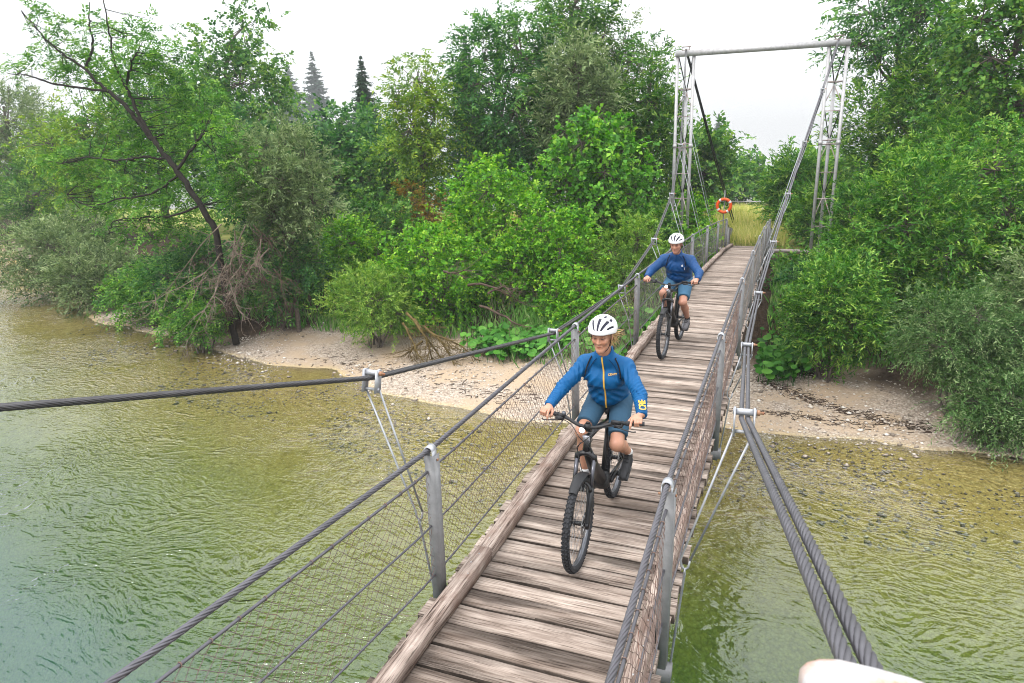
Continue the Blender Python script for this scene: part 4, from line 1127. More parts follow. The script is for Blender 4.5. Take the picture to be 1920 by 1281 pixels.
# --- ground plants
def butterbur(label, cx, cy, rx, ry, n, seed):
    g = np.random.default_rng(seed)
    x = cx+rx*np.clip(g.normal(0, .5, n), -1, 1); y = cy+ry*np.clip(g.normal(0, .5, n), -1, 1)
    z = ground_z(x, y); h = g.uniform(.15, .6, n)
    O = np.array([cx, cy, float(ground_z(cx, cy))])
    root = empty('butterbur_patch', tuple(O)); tag(root, label, 'plant', 'butterbur patches')
    a = np.linspace(0, 2*PI, 9)[:-1]; V = []; F = []; tone = []
    rad = g.uniform(.06, .15, n)
    nm = nrm(np.stack([g.normal(0, .35, n), g.normal(-.35, .3, n), np.ones(n)], 1))
    e1 = nrm(np.cross(nm, [0, 1.0, 0])); e2 = np.cross(nm, e1)
    C = np.stack([x, y, z+h], 1)
    ring = C[:, None]+rad[:, None, None]*(np.cos(a)[None, :, None]*e1[:, None]+np.sin(a)[None, :, None]*e2[:, None])*g.uniform(.85, 1.12, (n, 8, 1))
    ring = ring-nm[:, None]*(rad*.0)[:, None, None]
    Cc = C-nm*(rad*.25)[:, None]
    V = np.concatenate([ring, Cc[:, None]], 1).reshape(-1, 3)
    f = np.array([[i, (i+1) % 8, 8] for i in range(8)])
    F = (f[None]+(np.arange(n)*9)[:, None, None]).reshape(-1, 3)
    t = np.repeat(np.clip(g.normal(.5, .25, n), 0, 1), 9)
    o = link('leaves', mesh_np('leaf_mass', V-O, F, ML['butter'], True, {'tone': t}), root); o.name = 'leaf_mass'; o['kind'] = 'stuff'
    mb = MB()
    for i in range(n): mb.tube([np.array([x[i]+g.normal(0, .05), y[i]+.05, z[i]-.02])-O, Cc[i]-O], .008, 3, caps=False)
    o = mb.build('stalk_mass', ML['butter'], root); o['kind'] = 'stuff'
butterbur('broad butterbur leaves behind the uprooted branches', -6.0, 18.9, 1.7, 1.0, 520, 91)
butterbur('broad butterbur leaves under the left railing', -3.6, 19.6, 1.4, 1.2, 420, 92)
butterbur('dark butterbur leaves right of the bridge by the gravel', 1.55, 19.3, .6, 1.0, 320, 93)

def grass(name, label, n, fx, hl, hw_, mat, seed):
    g = np.random.default_rng(seed); x, y = fx(g, n); z = ground_z(x, y)
    Lf = g.uniform(*hl, n); D = nrm(np.stack([g.normal(0, .3, n), g.normal(0, .3, n), np.ones(n)], 1))
    V = leaf_quads(np.stack([x, y, z-.02], 1), D, nrm(g.normal(0, 1, (n, 3))+[0, -1, .3]), Lf, np.full(n, hw_)*g.uniform(.6, 1.4, n), .05)
    t = np.repeat(np.clip(g.normal(.5, .25, n), 0, 1), 4)
    o = link(name, mesh_np(name, V, np.arange(len(V)).reshape(-1, 4), ML[mat], False, {'tone': t})); tag(o, label, 'grass', kind='stuff')
def f1(g, n):
    y = 31+(g.uniform(0, 1, n)**1.6)*45; x = g.uniform(-1, .52, n)*(3.2+.06*(y-31))-.2-(y-31)*.02
    return x, y
grass('meadow_grass', 'tall yellowing meadow grass behind the bridge end', 19000, f1, (.35, .8), .03, 'grass', 94)
def f2(g, n): return g.uniform(-18, -13.5, n), g.uniform(27, 45, n)
grass('meadow_grass', 'patch of pale grass seen through the wood', 6000, f2, (.4, .8), .04, 'grass', 95)
def f3(g, n): return -4.7+g.normal(0, .9, n), 19.9+g.normal(0, .7, n)
grass('bank_grass', 'tall green weeds and grass beside the left railing', 5000, f3, (.3, .75), .03, 'weed', 96)
def f4(g, n): return g.uniform(-20, -1, n), g.uniform(19.5, 27, n)
grass('bank_grass', 'low green undergrowth covering the soil under the bushes', 12000, f4, (.2, .55), .05, 'weed', 97)
def f5(g, n): return g.uniform(1.1, 9, n), g.uniform(19.8, 27, n)
grass('bank_grass', 'low green undergrowth right of the bridge', 6000, f5, (.2, .5), .05, 'weed', 98)
# ------------------------------------------------------------------ soft bodies: signed-distance shapes meshed with surface nets
class Field:
    def __init__(s, gx, gy, gz, far=.09):
        s.g = [np.asarray(a, float) for a in (gx, gy, gz)]
        s.f = np.full([len(a) for a in s.g], far, np.float32); s.far = far
    def box(s, lo, hi, mar):
        sl = []
        for a, l, h in zip(s.g, lo, hi):
            i0 = np.searchsorted(a, l-mar); i1 = np.searchsorted(a, h+mar)
            sl.append(slice(max(0, i0-1), min(len(a), i1+1)))
        return tuple(sl)
    def pts(s, sl):
        return np.stack(np.meshgrid(*[a[k] for a, k in zip(s.g, sl)], indexing='ij'), -1)
    def comb(s, sl, d, k, op):
        a = s.f[sl]
        if op == 'u':
            h = np.clip(k-np.abs(a-d), 0, None)/k if k > 0 else 0
            s.f[sl] = np.minimum(a, d)-h*h*k*.25
        else:
            d = -d; h = np.clip(k-np.abs(a-d), 0, None)/k if k > 0 else 0
            s.f[sl] = np.maximum(a, d)+h*h*k*.25
    def rc(s, a, b, r1, r2=None, k=.02, op='u'):
        a = np.asarray(a, float); b = np.asarray(b, float); r2 = r1 if r2 is None else r2
        rr = max(r1, r2); sl = s.box(np.minimum(a, b)-rr, np.maximum(a, b)+rr, .05)
        p = s.pts(sl)
        if p.size == 0: return
        ab = b-a; t = np.clip(((p-a)@ab)/(ab@ab+1e-12), 0, 1)
        d = np.linalg.norm(p-a-t[..., None]*ab, axis=-1)-(r1+(r2-r1)*t)
        s.comb(sl, d, k, op)
    def chain(s, P, R, k=.02, op='u'):
        for i in range(len(P)-1): s.rc(P[i], P[i+1], R[i], R[i+1], k, op)
    def ell(s, c, r, Mx=None, k=.02, op='u'):
        c = np.asarray(c, float); r = np.asarray(r, float); rr = r.max() if Mx is not None else r
        sl = s.box(c-rr, c+rr, .05); p = s.pts(sl)-c
        if p.size == 0: return
        if Mx is not None: p = p@np.asarray(Mx)
        k0 = np.linalg.norm(p/r, axis=-1); k1 = np.linalg.norm(p/(r*r), axis=-1)+1e-9
        s.comb(sl, k0*(k0-1)/k1, k, op)
    def cut(s, c, n):
        """remove the side n points to"""
        p = s.pts((slice(None),)*3); d = (p-np.asarray(c))@nrm(n); s.f = np.maximum(s.f, d.astype(np.float32))
    def cutnear(s, c, n, rad):
        c = np.asarray(c, float); sl = s.box(c-rad, c+rad, 0); p = s.pts(sl)
        d = (p-c)@nrm(n); m_ = np.linalg.norm(p-c, axis=-1) < rad
        s.f[sl] = np.where(m_, np.maximum(s.f[sl], d), s.f[sl])
    def fold(s, c, axis, freq, amp, width, ph=0.0, perp=(1, 0, 0), wob=9.0):
        c = np.asarray(c, float); sl = s.box(c-width*2.2, c+width*2.2, 0); p = s.pts(sl)-c
        if p.size == 0: return
        ax = nrm(axis); pe = nrm(perp)
        w = np.exp(-(np.linalg.norm(p, axis=-1)/width)**2)
        q = p@ax*freq+1.6*np.sin(p@pe*wob*2+ph)+.8*np.sin((p@np.array([.3, .8, .5]))*31+ph*2)+ph
        v = np.sin(q); v = 1-np.abs(v)*1.6                       # sharp creases, round ridges
        s.f[sl] += (-amp*w*v).astype(np.float32)
    def mesh(s):
        f = s.f; gx, gy, gz = s.g; ins = f < 0
        c = np.zeros([n-1 for n in f.shape], np.uint8)
        offs = [(i, j, k) for i in (0, 1) for j in (0, 1) for k in (0, 1)]
        nx, ny, nz = c.shape
        for (i, j, k) in offs: c += ins[i:i+nx, j:j+ny, k:k+nz]
        cell = np.argwhere((c > 0) & (c < 8)); n = len(cell)
        idx = np.full(c.shape, -1, np.int32); idx[tuple(cell.T)] = np.arange(n)
        acc = np.zeros((n, 3)); cnt = np.zeros(n)
        ci, cj, ck = cell.T
        edges = [(a, b) for a in offs for b in offs if sum(b)-sum(a) == 1 and all(y >= x for x, y in zip(a, b))]
        for a, b in edges:
            fa = f[ci+a[0], cj+a[1], ck+a[2]]; fb = f[ci+b[0], cj+b[1], ck+b[2]]
            m_ = (fa < 0) != (fb < 0)
            t = fa/(fa-fb+1e-20); t = np.where(m_, t, 0)
            pa = np.stack([gx[ci+a[0]], gy[cj+a[1]], gz[ck+a[2]]], 1); pb = np.stack([gx[ci+b[0]], gy[cj+b[1]], gz[ck+b[2]]], 1)
            acc += (pa+(pb-pa)*t[:, None])*m_[:, None]; cnt += m_
        V = acc/cnt[:, None]
        Q = []
        for ax in range(3):
            sl0 = [slice(None)]*3; sl1 = [slice(None)]*3; sl0[ax] = slice(0, -1); sl1[ax] = slice(1, None)
            A = ins[tuple(sl0)]; B = ins[tuple(sl1)]
            e = np.argwhere(A != B)
            u, w = [d for d in range(3) if d != ax]
            ok = (e[:, u] > 0) & (e[:, w] > 0) & (e[:, u] < c.shape[u]) & (e[:, w] < c.shape[w]); e = e[ok]
            def cid(du, dw):
                q = e.copy(); q[:, u] += du; q[:, w] += dw; return idx[tuple(q.T)]
            q = np.stack([cid(-1, -1), cid(0, -1), cid(0, 0), cid(-1, 0)], 1)
            flip = ~A[tuple(e.T)]
            if ax == 1: flip = ~flip
            q[flip] = q[flip][:, ::-1]
            Q.append(q)
        Q = np.concatenate(Q); Q = Q[(Q >= 0).all(1)]
        return V, Q
    def build(s, name, mat, parent, attrs=None, relax=1):
        V, Q = s.mesh()
        for _ in range(relax):
            acc = np.zeros_like(V); cnt = np.zeros(len(V))
            for a in range(4):
                i, j = Q[:, a], Q[:, (a+1) % 4]
                np.add.at(acc, i, V[j]); np.add.at(acc, j, V[i]); np.add.at(cnt, i, 1); np.add.at(cnt, j, 1)
            V = V*.5+acc/np.maximum(cnt, 1)[:, None]*.5
        at = attrs(V) if attrs else None
        o = link(name, mesh_np(name, V, Q, mat, True, at), parent)
        return o, V

def lines(*segs):
    return grid_lines(list(segs))

# ------------------------------------------------------------------ rider materials
def mat_skin(name, base):
    m, nt, b = mat_new(name)
    a = attr(nt, 'tint'); tc = N(nt, 'TexCoord'); no = N(nt, 'TexNoise', i_Scale=14.0, i_Detail=4.0); L(nt, tc.outputs['Object'], no.inputs['Vector'])
    r = ramp(nt, no.outputs[0], [(.3, tuple(c*.92 for c in base)), (.7, tuple(min(1, c*1.06) for c in base))])
    col = mixc(nt, 1.0, r.outputs[0], a.outputs['Color'], 'MULTIPLY')
    L(nt, col, b.inputs['Base Color']); b.inputs['Roughness'].default_value = .48
    b.inputs['Subsurface Weight'].default_value = .12; b.inputs['Subsurface Radius'].default_value = (.012, .005, .003); b.inputs['Subsurface Scale'].default_value = 1.0
    return m
M['skinw'] = mat_skin('tanned_skin', (.47, .235, .155))
M['skinm'] = mat_skin('ruddy_skin', (.46, .225, .155))
M['jackw'] = simple('azure_softshell', (.001, .082, .235), .6, var=.08, scale=5, bump=.06, bscale=300, spec=.25)
M['jackm'] = simple('royal_blue_shell', (.002, .046, .16), .55, var=.1, scale=5, bump=.08, bscale=250, spec=.3)
M['shortw'] = simple('slate_blue_shorts', (.032, .085, .145), .8, var=.12, scale=6, bump=.1, bscale=300)
M['shortm'] = simple('denim_blue_shorts', (.050, .135, .23), .8, var=.12, scale=6, bump=.1, bscale=300)
M['seamw'] = simple('navy_seam', (.002, .03, .09), .7)
M['seamm'] = simple('dark_navy_seam', (.003, .015, .06), .7)
M['zip'] = simple('yellow_zip', (.68, .40, .05), .5)
M['helmet'] = simple('white_helmet_shell', (.80, .80, .82), .32, var=.03, coat=.3)
M['foam'] = simple('dark_helmet_foam', (.035, .035, .055), .9, bump=.3, bscale=150)
M['strap'] = simple('black_webbing', (.008, .008, .009), .8)
M['hair'] = simple('blond_hair', (.52, .34, .16), .5, var=.3, scale=40)
M['hairm'] = simple('brown_hair', (.09, .055, .035), .6, var=.3, scale=40)
M['eye'] = simple('eye', (.10, .075, .06), .15)
M['shoeblack'] = simple('black_shoe', (.022, .022, .025), .6, var=.3, scale=25)
M['shoegrey'] = simple('grey_shoe', (.13, .125, .135), .75, var=.25, scale=25)
M['sole'] = simple('shoe_sole', (.035, .035, .038), .7)
M['sockw'] = simple('white_sock', (.72, .72, .73), .9)
M['sockb'] = simple('black_sock', (.02, .02, .022), .9)
M['black'] = simple('satin_black_paint', (.012, .012, .014), .35, var=.1, coat=.25)
M['blackp'] = simple('black_plastic', (.02, .02, .022), .5)
M['greym'] = simple('grey_anodised', (.11, .115, .13), .35, .6)
M['stan'] = simple('dark_grey_stanchion', (.10, .10, .115), .22, .7)
M['rubber'] = simple('tyre_rubber', (.028, .029, .033), .75, var=.2, scale=30)
M['chrome'] = simple('steel_spoke', (.30, .30, .31), .35, .9)
M['orange'] = simple('orange_reflector', (.8, .22, .02), .3)
M['badge'] = simple('grey_head_badge', (.38, .38, .42), .35, .3, var=.5, scale=60)
M['white'] = simple('white_print', (.75, .75, .77), .5)
m, nt, b = mat_new('headlight'); b.inputs['Emission Color'].default_value = (1, .97, .9, 1); b.inputs['Emission Strength'].default_value = 14.0
b.inputs['Base Color'].default_value = (.9, .9, .9, 1); M['lamp'] = m

# ------------------------------------------------------------------ bicycle
def wheel(parent, y, zc, R, disc_side):
    w = empty('wheel', (0, y, zc), parent=parent)
    a = np.linspace(0, 2*PI, 73)[:-1]; r = .0285; Rc = R-r
    mb = MB(); mb.tube(np.stack([0*a, Rc*np.cos(a), Rc*np.sin(a)], 1), r, 12, closed=True)
    nk = 66
    for i in range(nk):
        th = 2*PI*i/nk
        for j, ph in enumerate((-.95, -.36, .36, .95)):
            t2 = th+(.5*2*PI/nk if j in (1, 2) else 0)
            e = np.array([0, math.cos(t2), math.sin(t2)]); x = np.array([1.0, 0, 0]); tn = np.array([0, -math.sin(t2), math.cos(t2)])
            n = e*math.cos(ph)+x*math.sin(ph); sd = np.cross(n, tn)
            mb.box(e*Rc+n*(r+.0015), (.014, .015, .007), np.stack([sd, tn, n], 1))
    mb.build('tyre', M['rubber'], w, False)
    mb = MB(); ri = Rc-.026
    mb.lathe([(ri, -.013), (ri+.016, -.0175), (ri+.022, -.0175), (ri+.012, 0), (ri+.022, .0175), (ri+.016, .0175), (ri, .013), (ri-.004, 0), (ri, -.013)], (0, 0, 0), (1, 0, 0), 48)
    mb.build('rim', M['greym'], w, True)
    mb = MB(); mb.lathe([(0, -.055), (.012, -.055), (.012, -.04), (.03, -.036), (.03, -.03), (.018, -.024), (.018, .024), (.03, .03), (.03, .036), (.012, .04), (.012, .055), (0, .055)], (0, 0, 0), (1, 0, 0), 16)
    mb.build('hub', M['black'], w, True)
    mb = MB()
    for i in range(32):
        s = 1 if i % 2 else -1; a0 = 2*PI*i/32; a1 = a0+(.75 if (i//2) % 2 else -.75)
        mb.tube([(s*.032, .028*math.cos(a1), .028*math.sin(a1)), (s*.004, ri*math.cos(a0), ri*math.sin(a0))], .0015, 4, caps=False)
    o = mb.build('spoke_set', M['chrome'], w); o['kind'] = 'stuff'
    mb = MB(); mb.lathe([(.072, -.001), (.092, -.001), (.092, .001), (.072, .001), (.072, -.001)], (disc_side*.045, 0, 0), (1, 0, 0), 32)
    for i in range(5):
        t = 2*PI*i/5; mb.bar((disc_side*.045, .02*math.cos(t), .02*math.sin(t)), (disc_side*.045, .074*math.cos(t+.3), .074*math.sin(t+.3)), .003, .008, (1, 0, 0))
    mb.build('brake_disc', M['chrome'], w)
    return w

def bicycle(loc, rotz, scale, label, left_pedal, right_pedal, steer=0.0):
    b = empty('electric_bicycle', loc, rotz); b.scale = (scale,)*3
    tag(b, label, 'bicycle', 'electric bicycles on the bridge')
    R = .36
    wheel(b, 0, R, R, 1); wheel(b, 1.2, R, R, 1)
    ax = nrm([0, .40, .916])
    fk = empty('fork', parent=b)
    for s in (-1, 1):
        p0 = np.array([s*.066, -.004, .355]); p1 = p0+ax*.28; p2 = p0+ax*.50
        mb = MB(); mb.tube([p0-ax*.025, p0+ax*.02, p0+ax*.16, p1], [.016, .021, .023, .0235], 10); mb.box(p0, (.022, .045, .04)); mb.build('fork_lower', M['black'], fk, True)
        mb = MB(); mb.tube([p1-ax*.02, p2], .0165, 10); mb.build('stanchion', M['stan'], fk, True)
    p1 = np.array([0, -.004, .355])+ax*.28
    mb = MB(); t = np.linspace(0, PI, 13); fwd = nrm([0, -.916, .40])
    mb.tube(np.array([[.068*math.cos(q), 0, 0] for q in t])+p1-ax*.03+np.sin(t)[:, None]*(ax*.062)+np.array(fwd)*.02, .0125, 8); mb.build('fork_arch', M['black'], fk, True)
    cr = np.array([0, -.004, .355])+ax*.50
    mb = MB(); mb.tube(np.array([cr+[-.068, 0, -.025], cr+[-.066, 0, .005], cr+[-.035, .005, .022], cr+[0, .008, .03], cr+[.035, .005, .022], cr+[.066, 0, .005], cr+[.068, 0, -.025]]), [.022, .023, .02, .024, .02, .023, .022], 10)
    mb.build('fork_crown', M['black'], fk, True)
    # short mudguard over the front tyre
    mb = MB(); t = np.linspace(.55, 2.05, 14); rr = R+.018; V = []
    for q in t:
        c = np.array([0, -math.cos(q)*rr*-1, R+math.sin(q)*rr]); c[1] = math.cos(PI-q)*rr*-1
        n = np.array([0, c[1]/rr, (c[2]-R)/rr]); w = .030+.012*math.sin((q-.55)/1.5*PI)
        V += [c+[-w, 0, 0]-n*.014, c+[-w*.55, 0, 0]+n*.002, c+[w*.55, 0, 0]+n*.002, c+[w, 0, 0]-n*.014]
    q4 = [[i*4+j, i*4+j+1, (i+1)*4+j+1, (i+1)*4+j] for i in range(13) for j in range(3)]
    mb.add(np.array(V), q4); mb.build('mudguard', M['blackp'], b, True)
    # frame
    ht0, ht1 = cr+ax*.035, cr+ax*.165
    fr = empty('frame', parent=b)
    bbp = np.array([0, .72, .37])
    mb = MB(); mb.tube([ht0, ht1], .029, 12); mb.build('head_tube', M['black'], fr, True)
    mb = MB(); mb.tube([ht0+[0, .015, .02], ht0*.6+bbp*.4+[0, 0, -.015], bbp+[0, -.05, .03]], [.034, .047, .055], 12); mb.build('down_tube', M['black'], fr, True)
    st1 = np.array([0, .93, .83])
    mb = MB(); mb.tube([ht1-ax*.02, ht1*.5+st1*.5+[0, 0, .005], st1], [.026, .022, .019], 10); mb.build('top_tube', M['black'], fr, True)
    mb = MB(); mb.tube([bbp, st1+[0, .012, .045]], .0195, 10); mb.build('seat_tube', M['black'], fr, True)
    for s in (-1, 1):
        mb = MB(); mb.tube([bbp+[s*.04, .04, -.01], bbp+[s*.055, .2, 0], (s*.068, 1.2, R)], [.018, .015, .012], 8); mb.build('chainstay', M['black'], fr, True)
        mb = MB(); mb.tube([st1+[s*.015, -.005, -.06], st1+[s*.05, .10, -.20], (s*.068, 1.2, R+.01)], [.012, .011, .010], 8); mb.build('seatstay', M['black'], fr, True)
    mb = MB(); mb.lathe([(0, -.066), (.05, -.066), (.072, -.045), (.078, 0), (.072, .045), (.05, .066), (0, .066)], bbp+[0, -.02, .01], (1, 0, 0), 18); mb.build('motor', M['blackp'], b, True)
    mb = MB(); mb.tube([st1+[0, .008, .03], st1+[0, .035, .10]], .0155, 10); mb.build('seatpost', M['blackp'], b, True)
    mb = MB()
    sp = np.array([[0, .84, .945], [0, .90, .948], [0, .97, .95], [0, 1.03, .956], [0, 1.08, .962]]); sw = np.array([.018, .026, .05, .072, .066]); V = []
    for p, w in zip(sp, sw):
        for q in range(10): V.append(p+[w*math.cos(2*PI*q/10), 0, .022*math.sin(2*PI*q/10)-.012])
    mb.add(np.array(V), [[i*10+j, i*10+(j+1) % 10, (i+1)*10+(j+1) % 10, (i+1)*10+j] for i in range(4) for j in range(10)], ngons=[list(range(10))[::-1], [40+j for j in range(10)]])
    mb.build('saddle', M['blackp'], b, True)
    # cranks and pedals
    for s, pd in ((1, left_pedal), (-1, right_pedal)):
        mb = MB(); mb.bar(bbp+[s*.075, 0, 0], np.array([s*.088, pd[0], pd[1]]), .018, .03, (0, -.3, 1)); mb.build('crank_arm', M['blackp'], b)
        mb = MB(); mb.box((s*.145, pd[0], pd[1]), (.095, .10, .018)); mb.tube([(s*.085, pd[0], pd[1]), (s*.15, pd[0], pd[1])], .008, 8); mb.build('pedal', M['blackp'], b)
    mb = MB(); mb.lathe([(.03, -.002), (.082, -.002), (.086, 0), (.082, .002), (.03, .002)], bbp+[-.055, 0, 0], (1, 0, 0), 28); mb.build('chainring', M['greym'], b)
    mb = MB(); mb.lathe([(.02, -.012), (.075, -.012), (.08, -.008), (.05, .012), (.02, .012)], (-.05, 1.2, R), (1, 0, 0), 24); mb.build('cassette', M['greym'], b)
    # cockpit
    cp = np.array([0, .245, 1.035])
    cock = empty('cockpit', tuple(cp), parent=b); cock.rotation_euler = (0, 0, steer)
    mb = MB(); mb.tube([ht1+ax*.02-cp, ht1+ax*.055-cp], .022, 10); mb.bar(ht1+ax*.045-cp, (0, .005, 0), .034, .034); mb.box((0, 0, 0), (.045, .038, .042)); mb.build('stem', M['blackp'], cock, False)
    BP = curve_pts([(-.405, .085, .048), (-.30, .06, .046), (-.19, .033, .040), (-.10, .008, .012), (-.045, 0, 0), (.045, 0, 0), (.10, .008, .012), (.19, .033, .040), (.30, .06, .046), (.405, .085, .048)], 50)
    mb = MB(); mb.tube(BP, .0135, 10); mb.build('handlebar', M['blackp'], cock, True)
    bd = nrm(BP[-1]-BP[-8])
    for s in (-1, 1):
        e = BP[-1] if s > 0 else BP[0]; d = bd*[s, 1, 1]
        gg = resample([e-d*.135, e+d*.004], .008); rr = .0168+.0011*(np.arange(len(gg)) % 2)
        mb = MB(); mb.tube(gg, rr, 10); mb.build('grip', M['rubber'], cock, False)
        c0 = e-d*.16
        mb = MB(); mb.tube([c0+[0, 0, 0], c0+d*.012], .02, 10); mb.box(c0+[-s*.02, -.03, -.012], (.06, .035, .026)); mb.build('brake_body', M['blackp'], cock)
        lv = curve_pts([c0+[-s*.03, -.042, -.014], c0+[s*.03, -.066, -.02], c0+[s*.09, -.060, -.032], c0+[s*.118, -.052, -.03]], 10)
        mb = MB(); mb.tube(lv, [.007]*4+[.006]*6, 6, flat=.7); mb.build('brake_lever', M['blackp'], cock, True)
        # hoses
        h0 = c0+np.array([-s*.045, -.042, -.012]); end = (np.array([.0, .14, .86]) if s < 0 else np.array([.035, .26, .93]))-cp
        hp = curve_pts([h0, h0+[-s*.09, -.05, -.015], np.array([s*.03, -.10, -.05]), np.array([-s*.055, -.085, -.14]), np.array([-s*.03, -.045, -.20]), end], 24)
        mb = MB(); mb.tube(hp, .0032, 5); mb.build('hose', M['blackp'], cock, True)
    hp = curve_pts([(-.03, -.08, -.10), (-.055, -.075, -.17), (-.02, -.11, -.26), (.04, -.16, -.40), (.066, -.20, -.50), (.072, -.235, -.62)], 24)
    mb = MB(); mb.tube(hp, .0034, 5); mb.build('hose', M['blackp'], cock, True)
    mb = MB(); mb.box((.215, .012, .062), (.075, .022, .022)); mb.tube([(.20, .03, .04), (.23, .03, .06)], .012, 8); mb.build('control_pad', M['blackp'], cock)
    mb = MB(); mb.lathe([(0, -.02), (.016, -.02), (.018, 0), (.014, .012), (0, .014)], (-.20, .03, .07), (0, 0, 1), 12); mb.build('bell', M['greym'], cock, True)
    mb = MB(); mb.box((0, .012, .028), (.03, .02, .012)); mb.build('display', M['blackp'], cock)
    hl = np.array([-.028, -.052, -.012])
    mb = MB(); mb.lathe([(0, .035), (.012, .035), (.024, .01), (.0245, -.004), (.0215, -.004)], hl, (0, 1, 0), 16); mb.build('lamp_housing', M['blackp'], cock, True)
    mb = MB(); mb.lathe([(.0215, .0), (.014, -.003), (0, -.004)], hl, (0, 1, 0), 16); mb.build('headlight', M['lamp'], cock, True)
    mb = MB(); mb.box((0, -.028, -.09), (.05, .012, .07), np.array([[1, 0, 0], [0, .92, -.39], [0, .39, .92]])); mb.build('head_badge', M['badge'], cock)
    return b

# ------------------------------------------------------------------ rider
def rider(loc, rotz, scale, label, P):
    g = np.random.default_rng(P['seed'])
    root = empty('person', loc, rotz); root.scale = (scale,)*3
    tag(root, label, 'person', 'cyclists on the bridge')
    res = P['res']
    J = {k: np.array(v, float) for k, v in P['j'].items()}
    hy, hp = P['head_yaw'], P['head_pitch']
    Fv = np.array([math.sin(hy)*math.cos(hp), -math.cos(hy)*math.cos(hp), -math.sin(hp)])
    Lv = np.array([math.cos(hy), math.sin(hy), 0.0]); Uv = np.cross(Lv, Fv)*-1
    if Uv[2] < 0: Uv = -Uv
    HM = np.stack([Lv, Fv, Uv], 1); hc = J['head']
    H = lambda l, f, u: hc+HM@np.array([l, f, u])
    hs = P.get('jaw', 1.0)
    # ---- body
    fb = Field(lines((-.46, -.27, res*.62), (-.27, -.1, res*1.3), (-.1, .1, res*.6), (.1, .27, res*1.3), (.27, .46, res*.62)),
               lines((.20, .40, res*.62), (.40, .5, res), (.5, .80, res*.62), (.80, 1.2, res*1.4)),
               lines((.20, 1.0, res*1.2), (1.0, 1.14, res*.62), (1.14, 1.44, res*1.3), (1.44, 1.80, res*.6)))
    fb.rc(J['pelvis'], J['chest'], .09, .10, .03); fb.rc(J['chest'], J['neck'], .10, .055, .03); fb.rc(J['neck'], H(0, -.022, -.05), .054*hs, .052*hs, .02)
    for s, nm in ((1, 'l'), (-1, 'r')):
        sh, el, wr = J['sh_'+nm], J['el_'+nm], J['wr_'+nm]
        fb.rc(J['chest'], sh, .07, .04, .03); fb.rc(sh, el, .04, .036, .02); fb.rc(el, wr, .036, .0255, .02)
        hip, kn, an = J['hip_'+nm], J['kn_'+nm], J['an_'+nm]
        fb.rc(J['pelvis'], hip, .09, .07, .03); fb.rc(hip, kn, .078, .054*P['leg'], .02)
        mid = kn+(an-kn)*.38; bk = nrm(np.cross(an-kn, [1, 0, 0])); bk = bk if bk[1] > 0 else -bk
        fb.rc(kn, mid+bk*.012, .050*P['leg'], .050*P['leg'], .03); fb.rc(mid+bk*.012, an, .050*P['leg'], .034, .03)
        fb.ell(kn-bk*.012+[0, 0, .004], (.045, .045, .048), k=.03)
        # hand closed round the grip
        G, bo = J['gr_'+nm], nrm(np.array([s*.972, .22, .02])); fw = nrm(np.array([s*.22, -.975, 0])); up = np.array([0, 0, 1.0])
        pt = lambda b_, f_, u_: G+bo*b_+fw*f_+up*u_
        Mh = np.stack([bo, fw, up], 1)
        fb.ell(pt(-.002, -.022, .024), (.043, .036, .019), Mh, .014); fb.rc(wr, pt(0, -.035, .024), .0255, .024, .022)
        fb.rc(pt(-.034, .006, .030), pt(.034, .006, .026), .0125, .0115, .012)
        for o_, i in zip((-.034, -.011, .011, .032), range(4)):
            r0_ = (.0098, .0102, .0098, .0086)[i]; ln = (1, 1.06, 1.0, .86)[i]
            if i == 0:
                Q = [pt(o_, .008, .031), pt(o_-.006, .040, .020), pt(o_-.012, .060, -.004), pt(o_-.014, .062, -.024)]
            else:
                Q = [pt(o_, .008, .030), pt(o_, .034*ln, .010), pt(o_, .029*ln, -.014), pt(o_, .008, -.026)]
            fb.chain(Q, [r0_, r0_*.97, r0_*.9, r0_*.82], .006)
        Q = [pt(-.036, -.028, .020), pt(-.052, -.006, .008), pt(-.054, .014, -.010), pt(-.046, .020, -.022)]
        fb.chain(Q, [.0135, .012, .0108, .009], .008)
    # ---- head
    fb.ell(H(0, -.014, .036), (.075*hs, .094, .086), HM, .02)
    fb.ell(H(0, .026, -.028), (.0605*hs, .062, .084), HM, .03)
    for s in (-1, 1):
        fb.rc(H(s*.046*hs, .006, -.058), H(s*.012, .066, -.097), .024, .020, .025)
        fb.ell(H(s*.036, .062, -.020), (.024, .024, .022), HM, .025)
        fb.rc(H(s*.040, .074, .031), H(s*.010, .084, .027), .0115, .0115, .014)
        fb.ell(H(s*.031, .099, .010), (.019, .0155, .0115), HM, .010, 's')
        fb.ell(H(s*.030, .079, .008), (.0155, .012, .0125), HM, .006)
        fb.ell(H(s*.079*hs, -.004, -.006), (.009, .019, .030), HM, .010)
    fb.rc(H(0, .066, -.096), H(0, .068, -.100), .0225, .022, .025)
    fb.rc(H(0, .086, .016), H(0, .105, -.024), .0075, .0115, .012)
    for s in (-1, 1): fb.ell(H(s*.0105, .096, -.027), (.0085, .010, .0075), HM, .008)
    fb.rc(H(-.020, .080, -.0575), H(0, .0885, -.0555), .0065, .0075, .008); fb.rc(H(.020, .080, -.0575), H(0, .0885, -.0555), .0065, .0075, .008)
    fb.rc(H(-.015, .080, -.0665), H(.015, .080, -.0665), .0085, .0085, .008); fb.rc(H(0, .086, -.0675), H(.001, .086, -.0675), .008, .008, .008)
    fb.rc(H(-.024, .090, -.0612), H(.024, .090, -.0612), .0026, .0026, .003, 's')
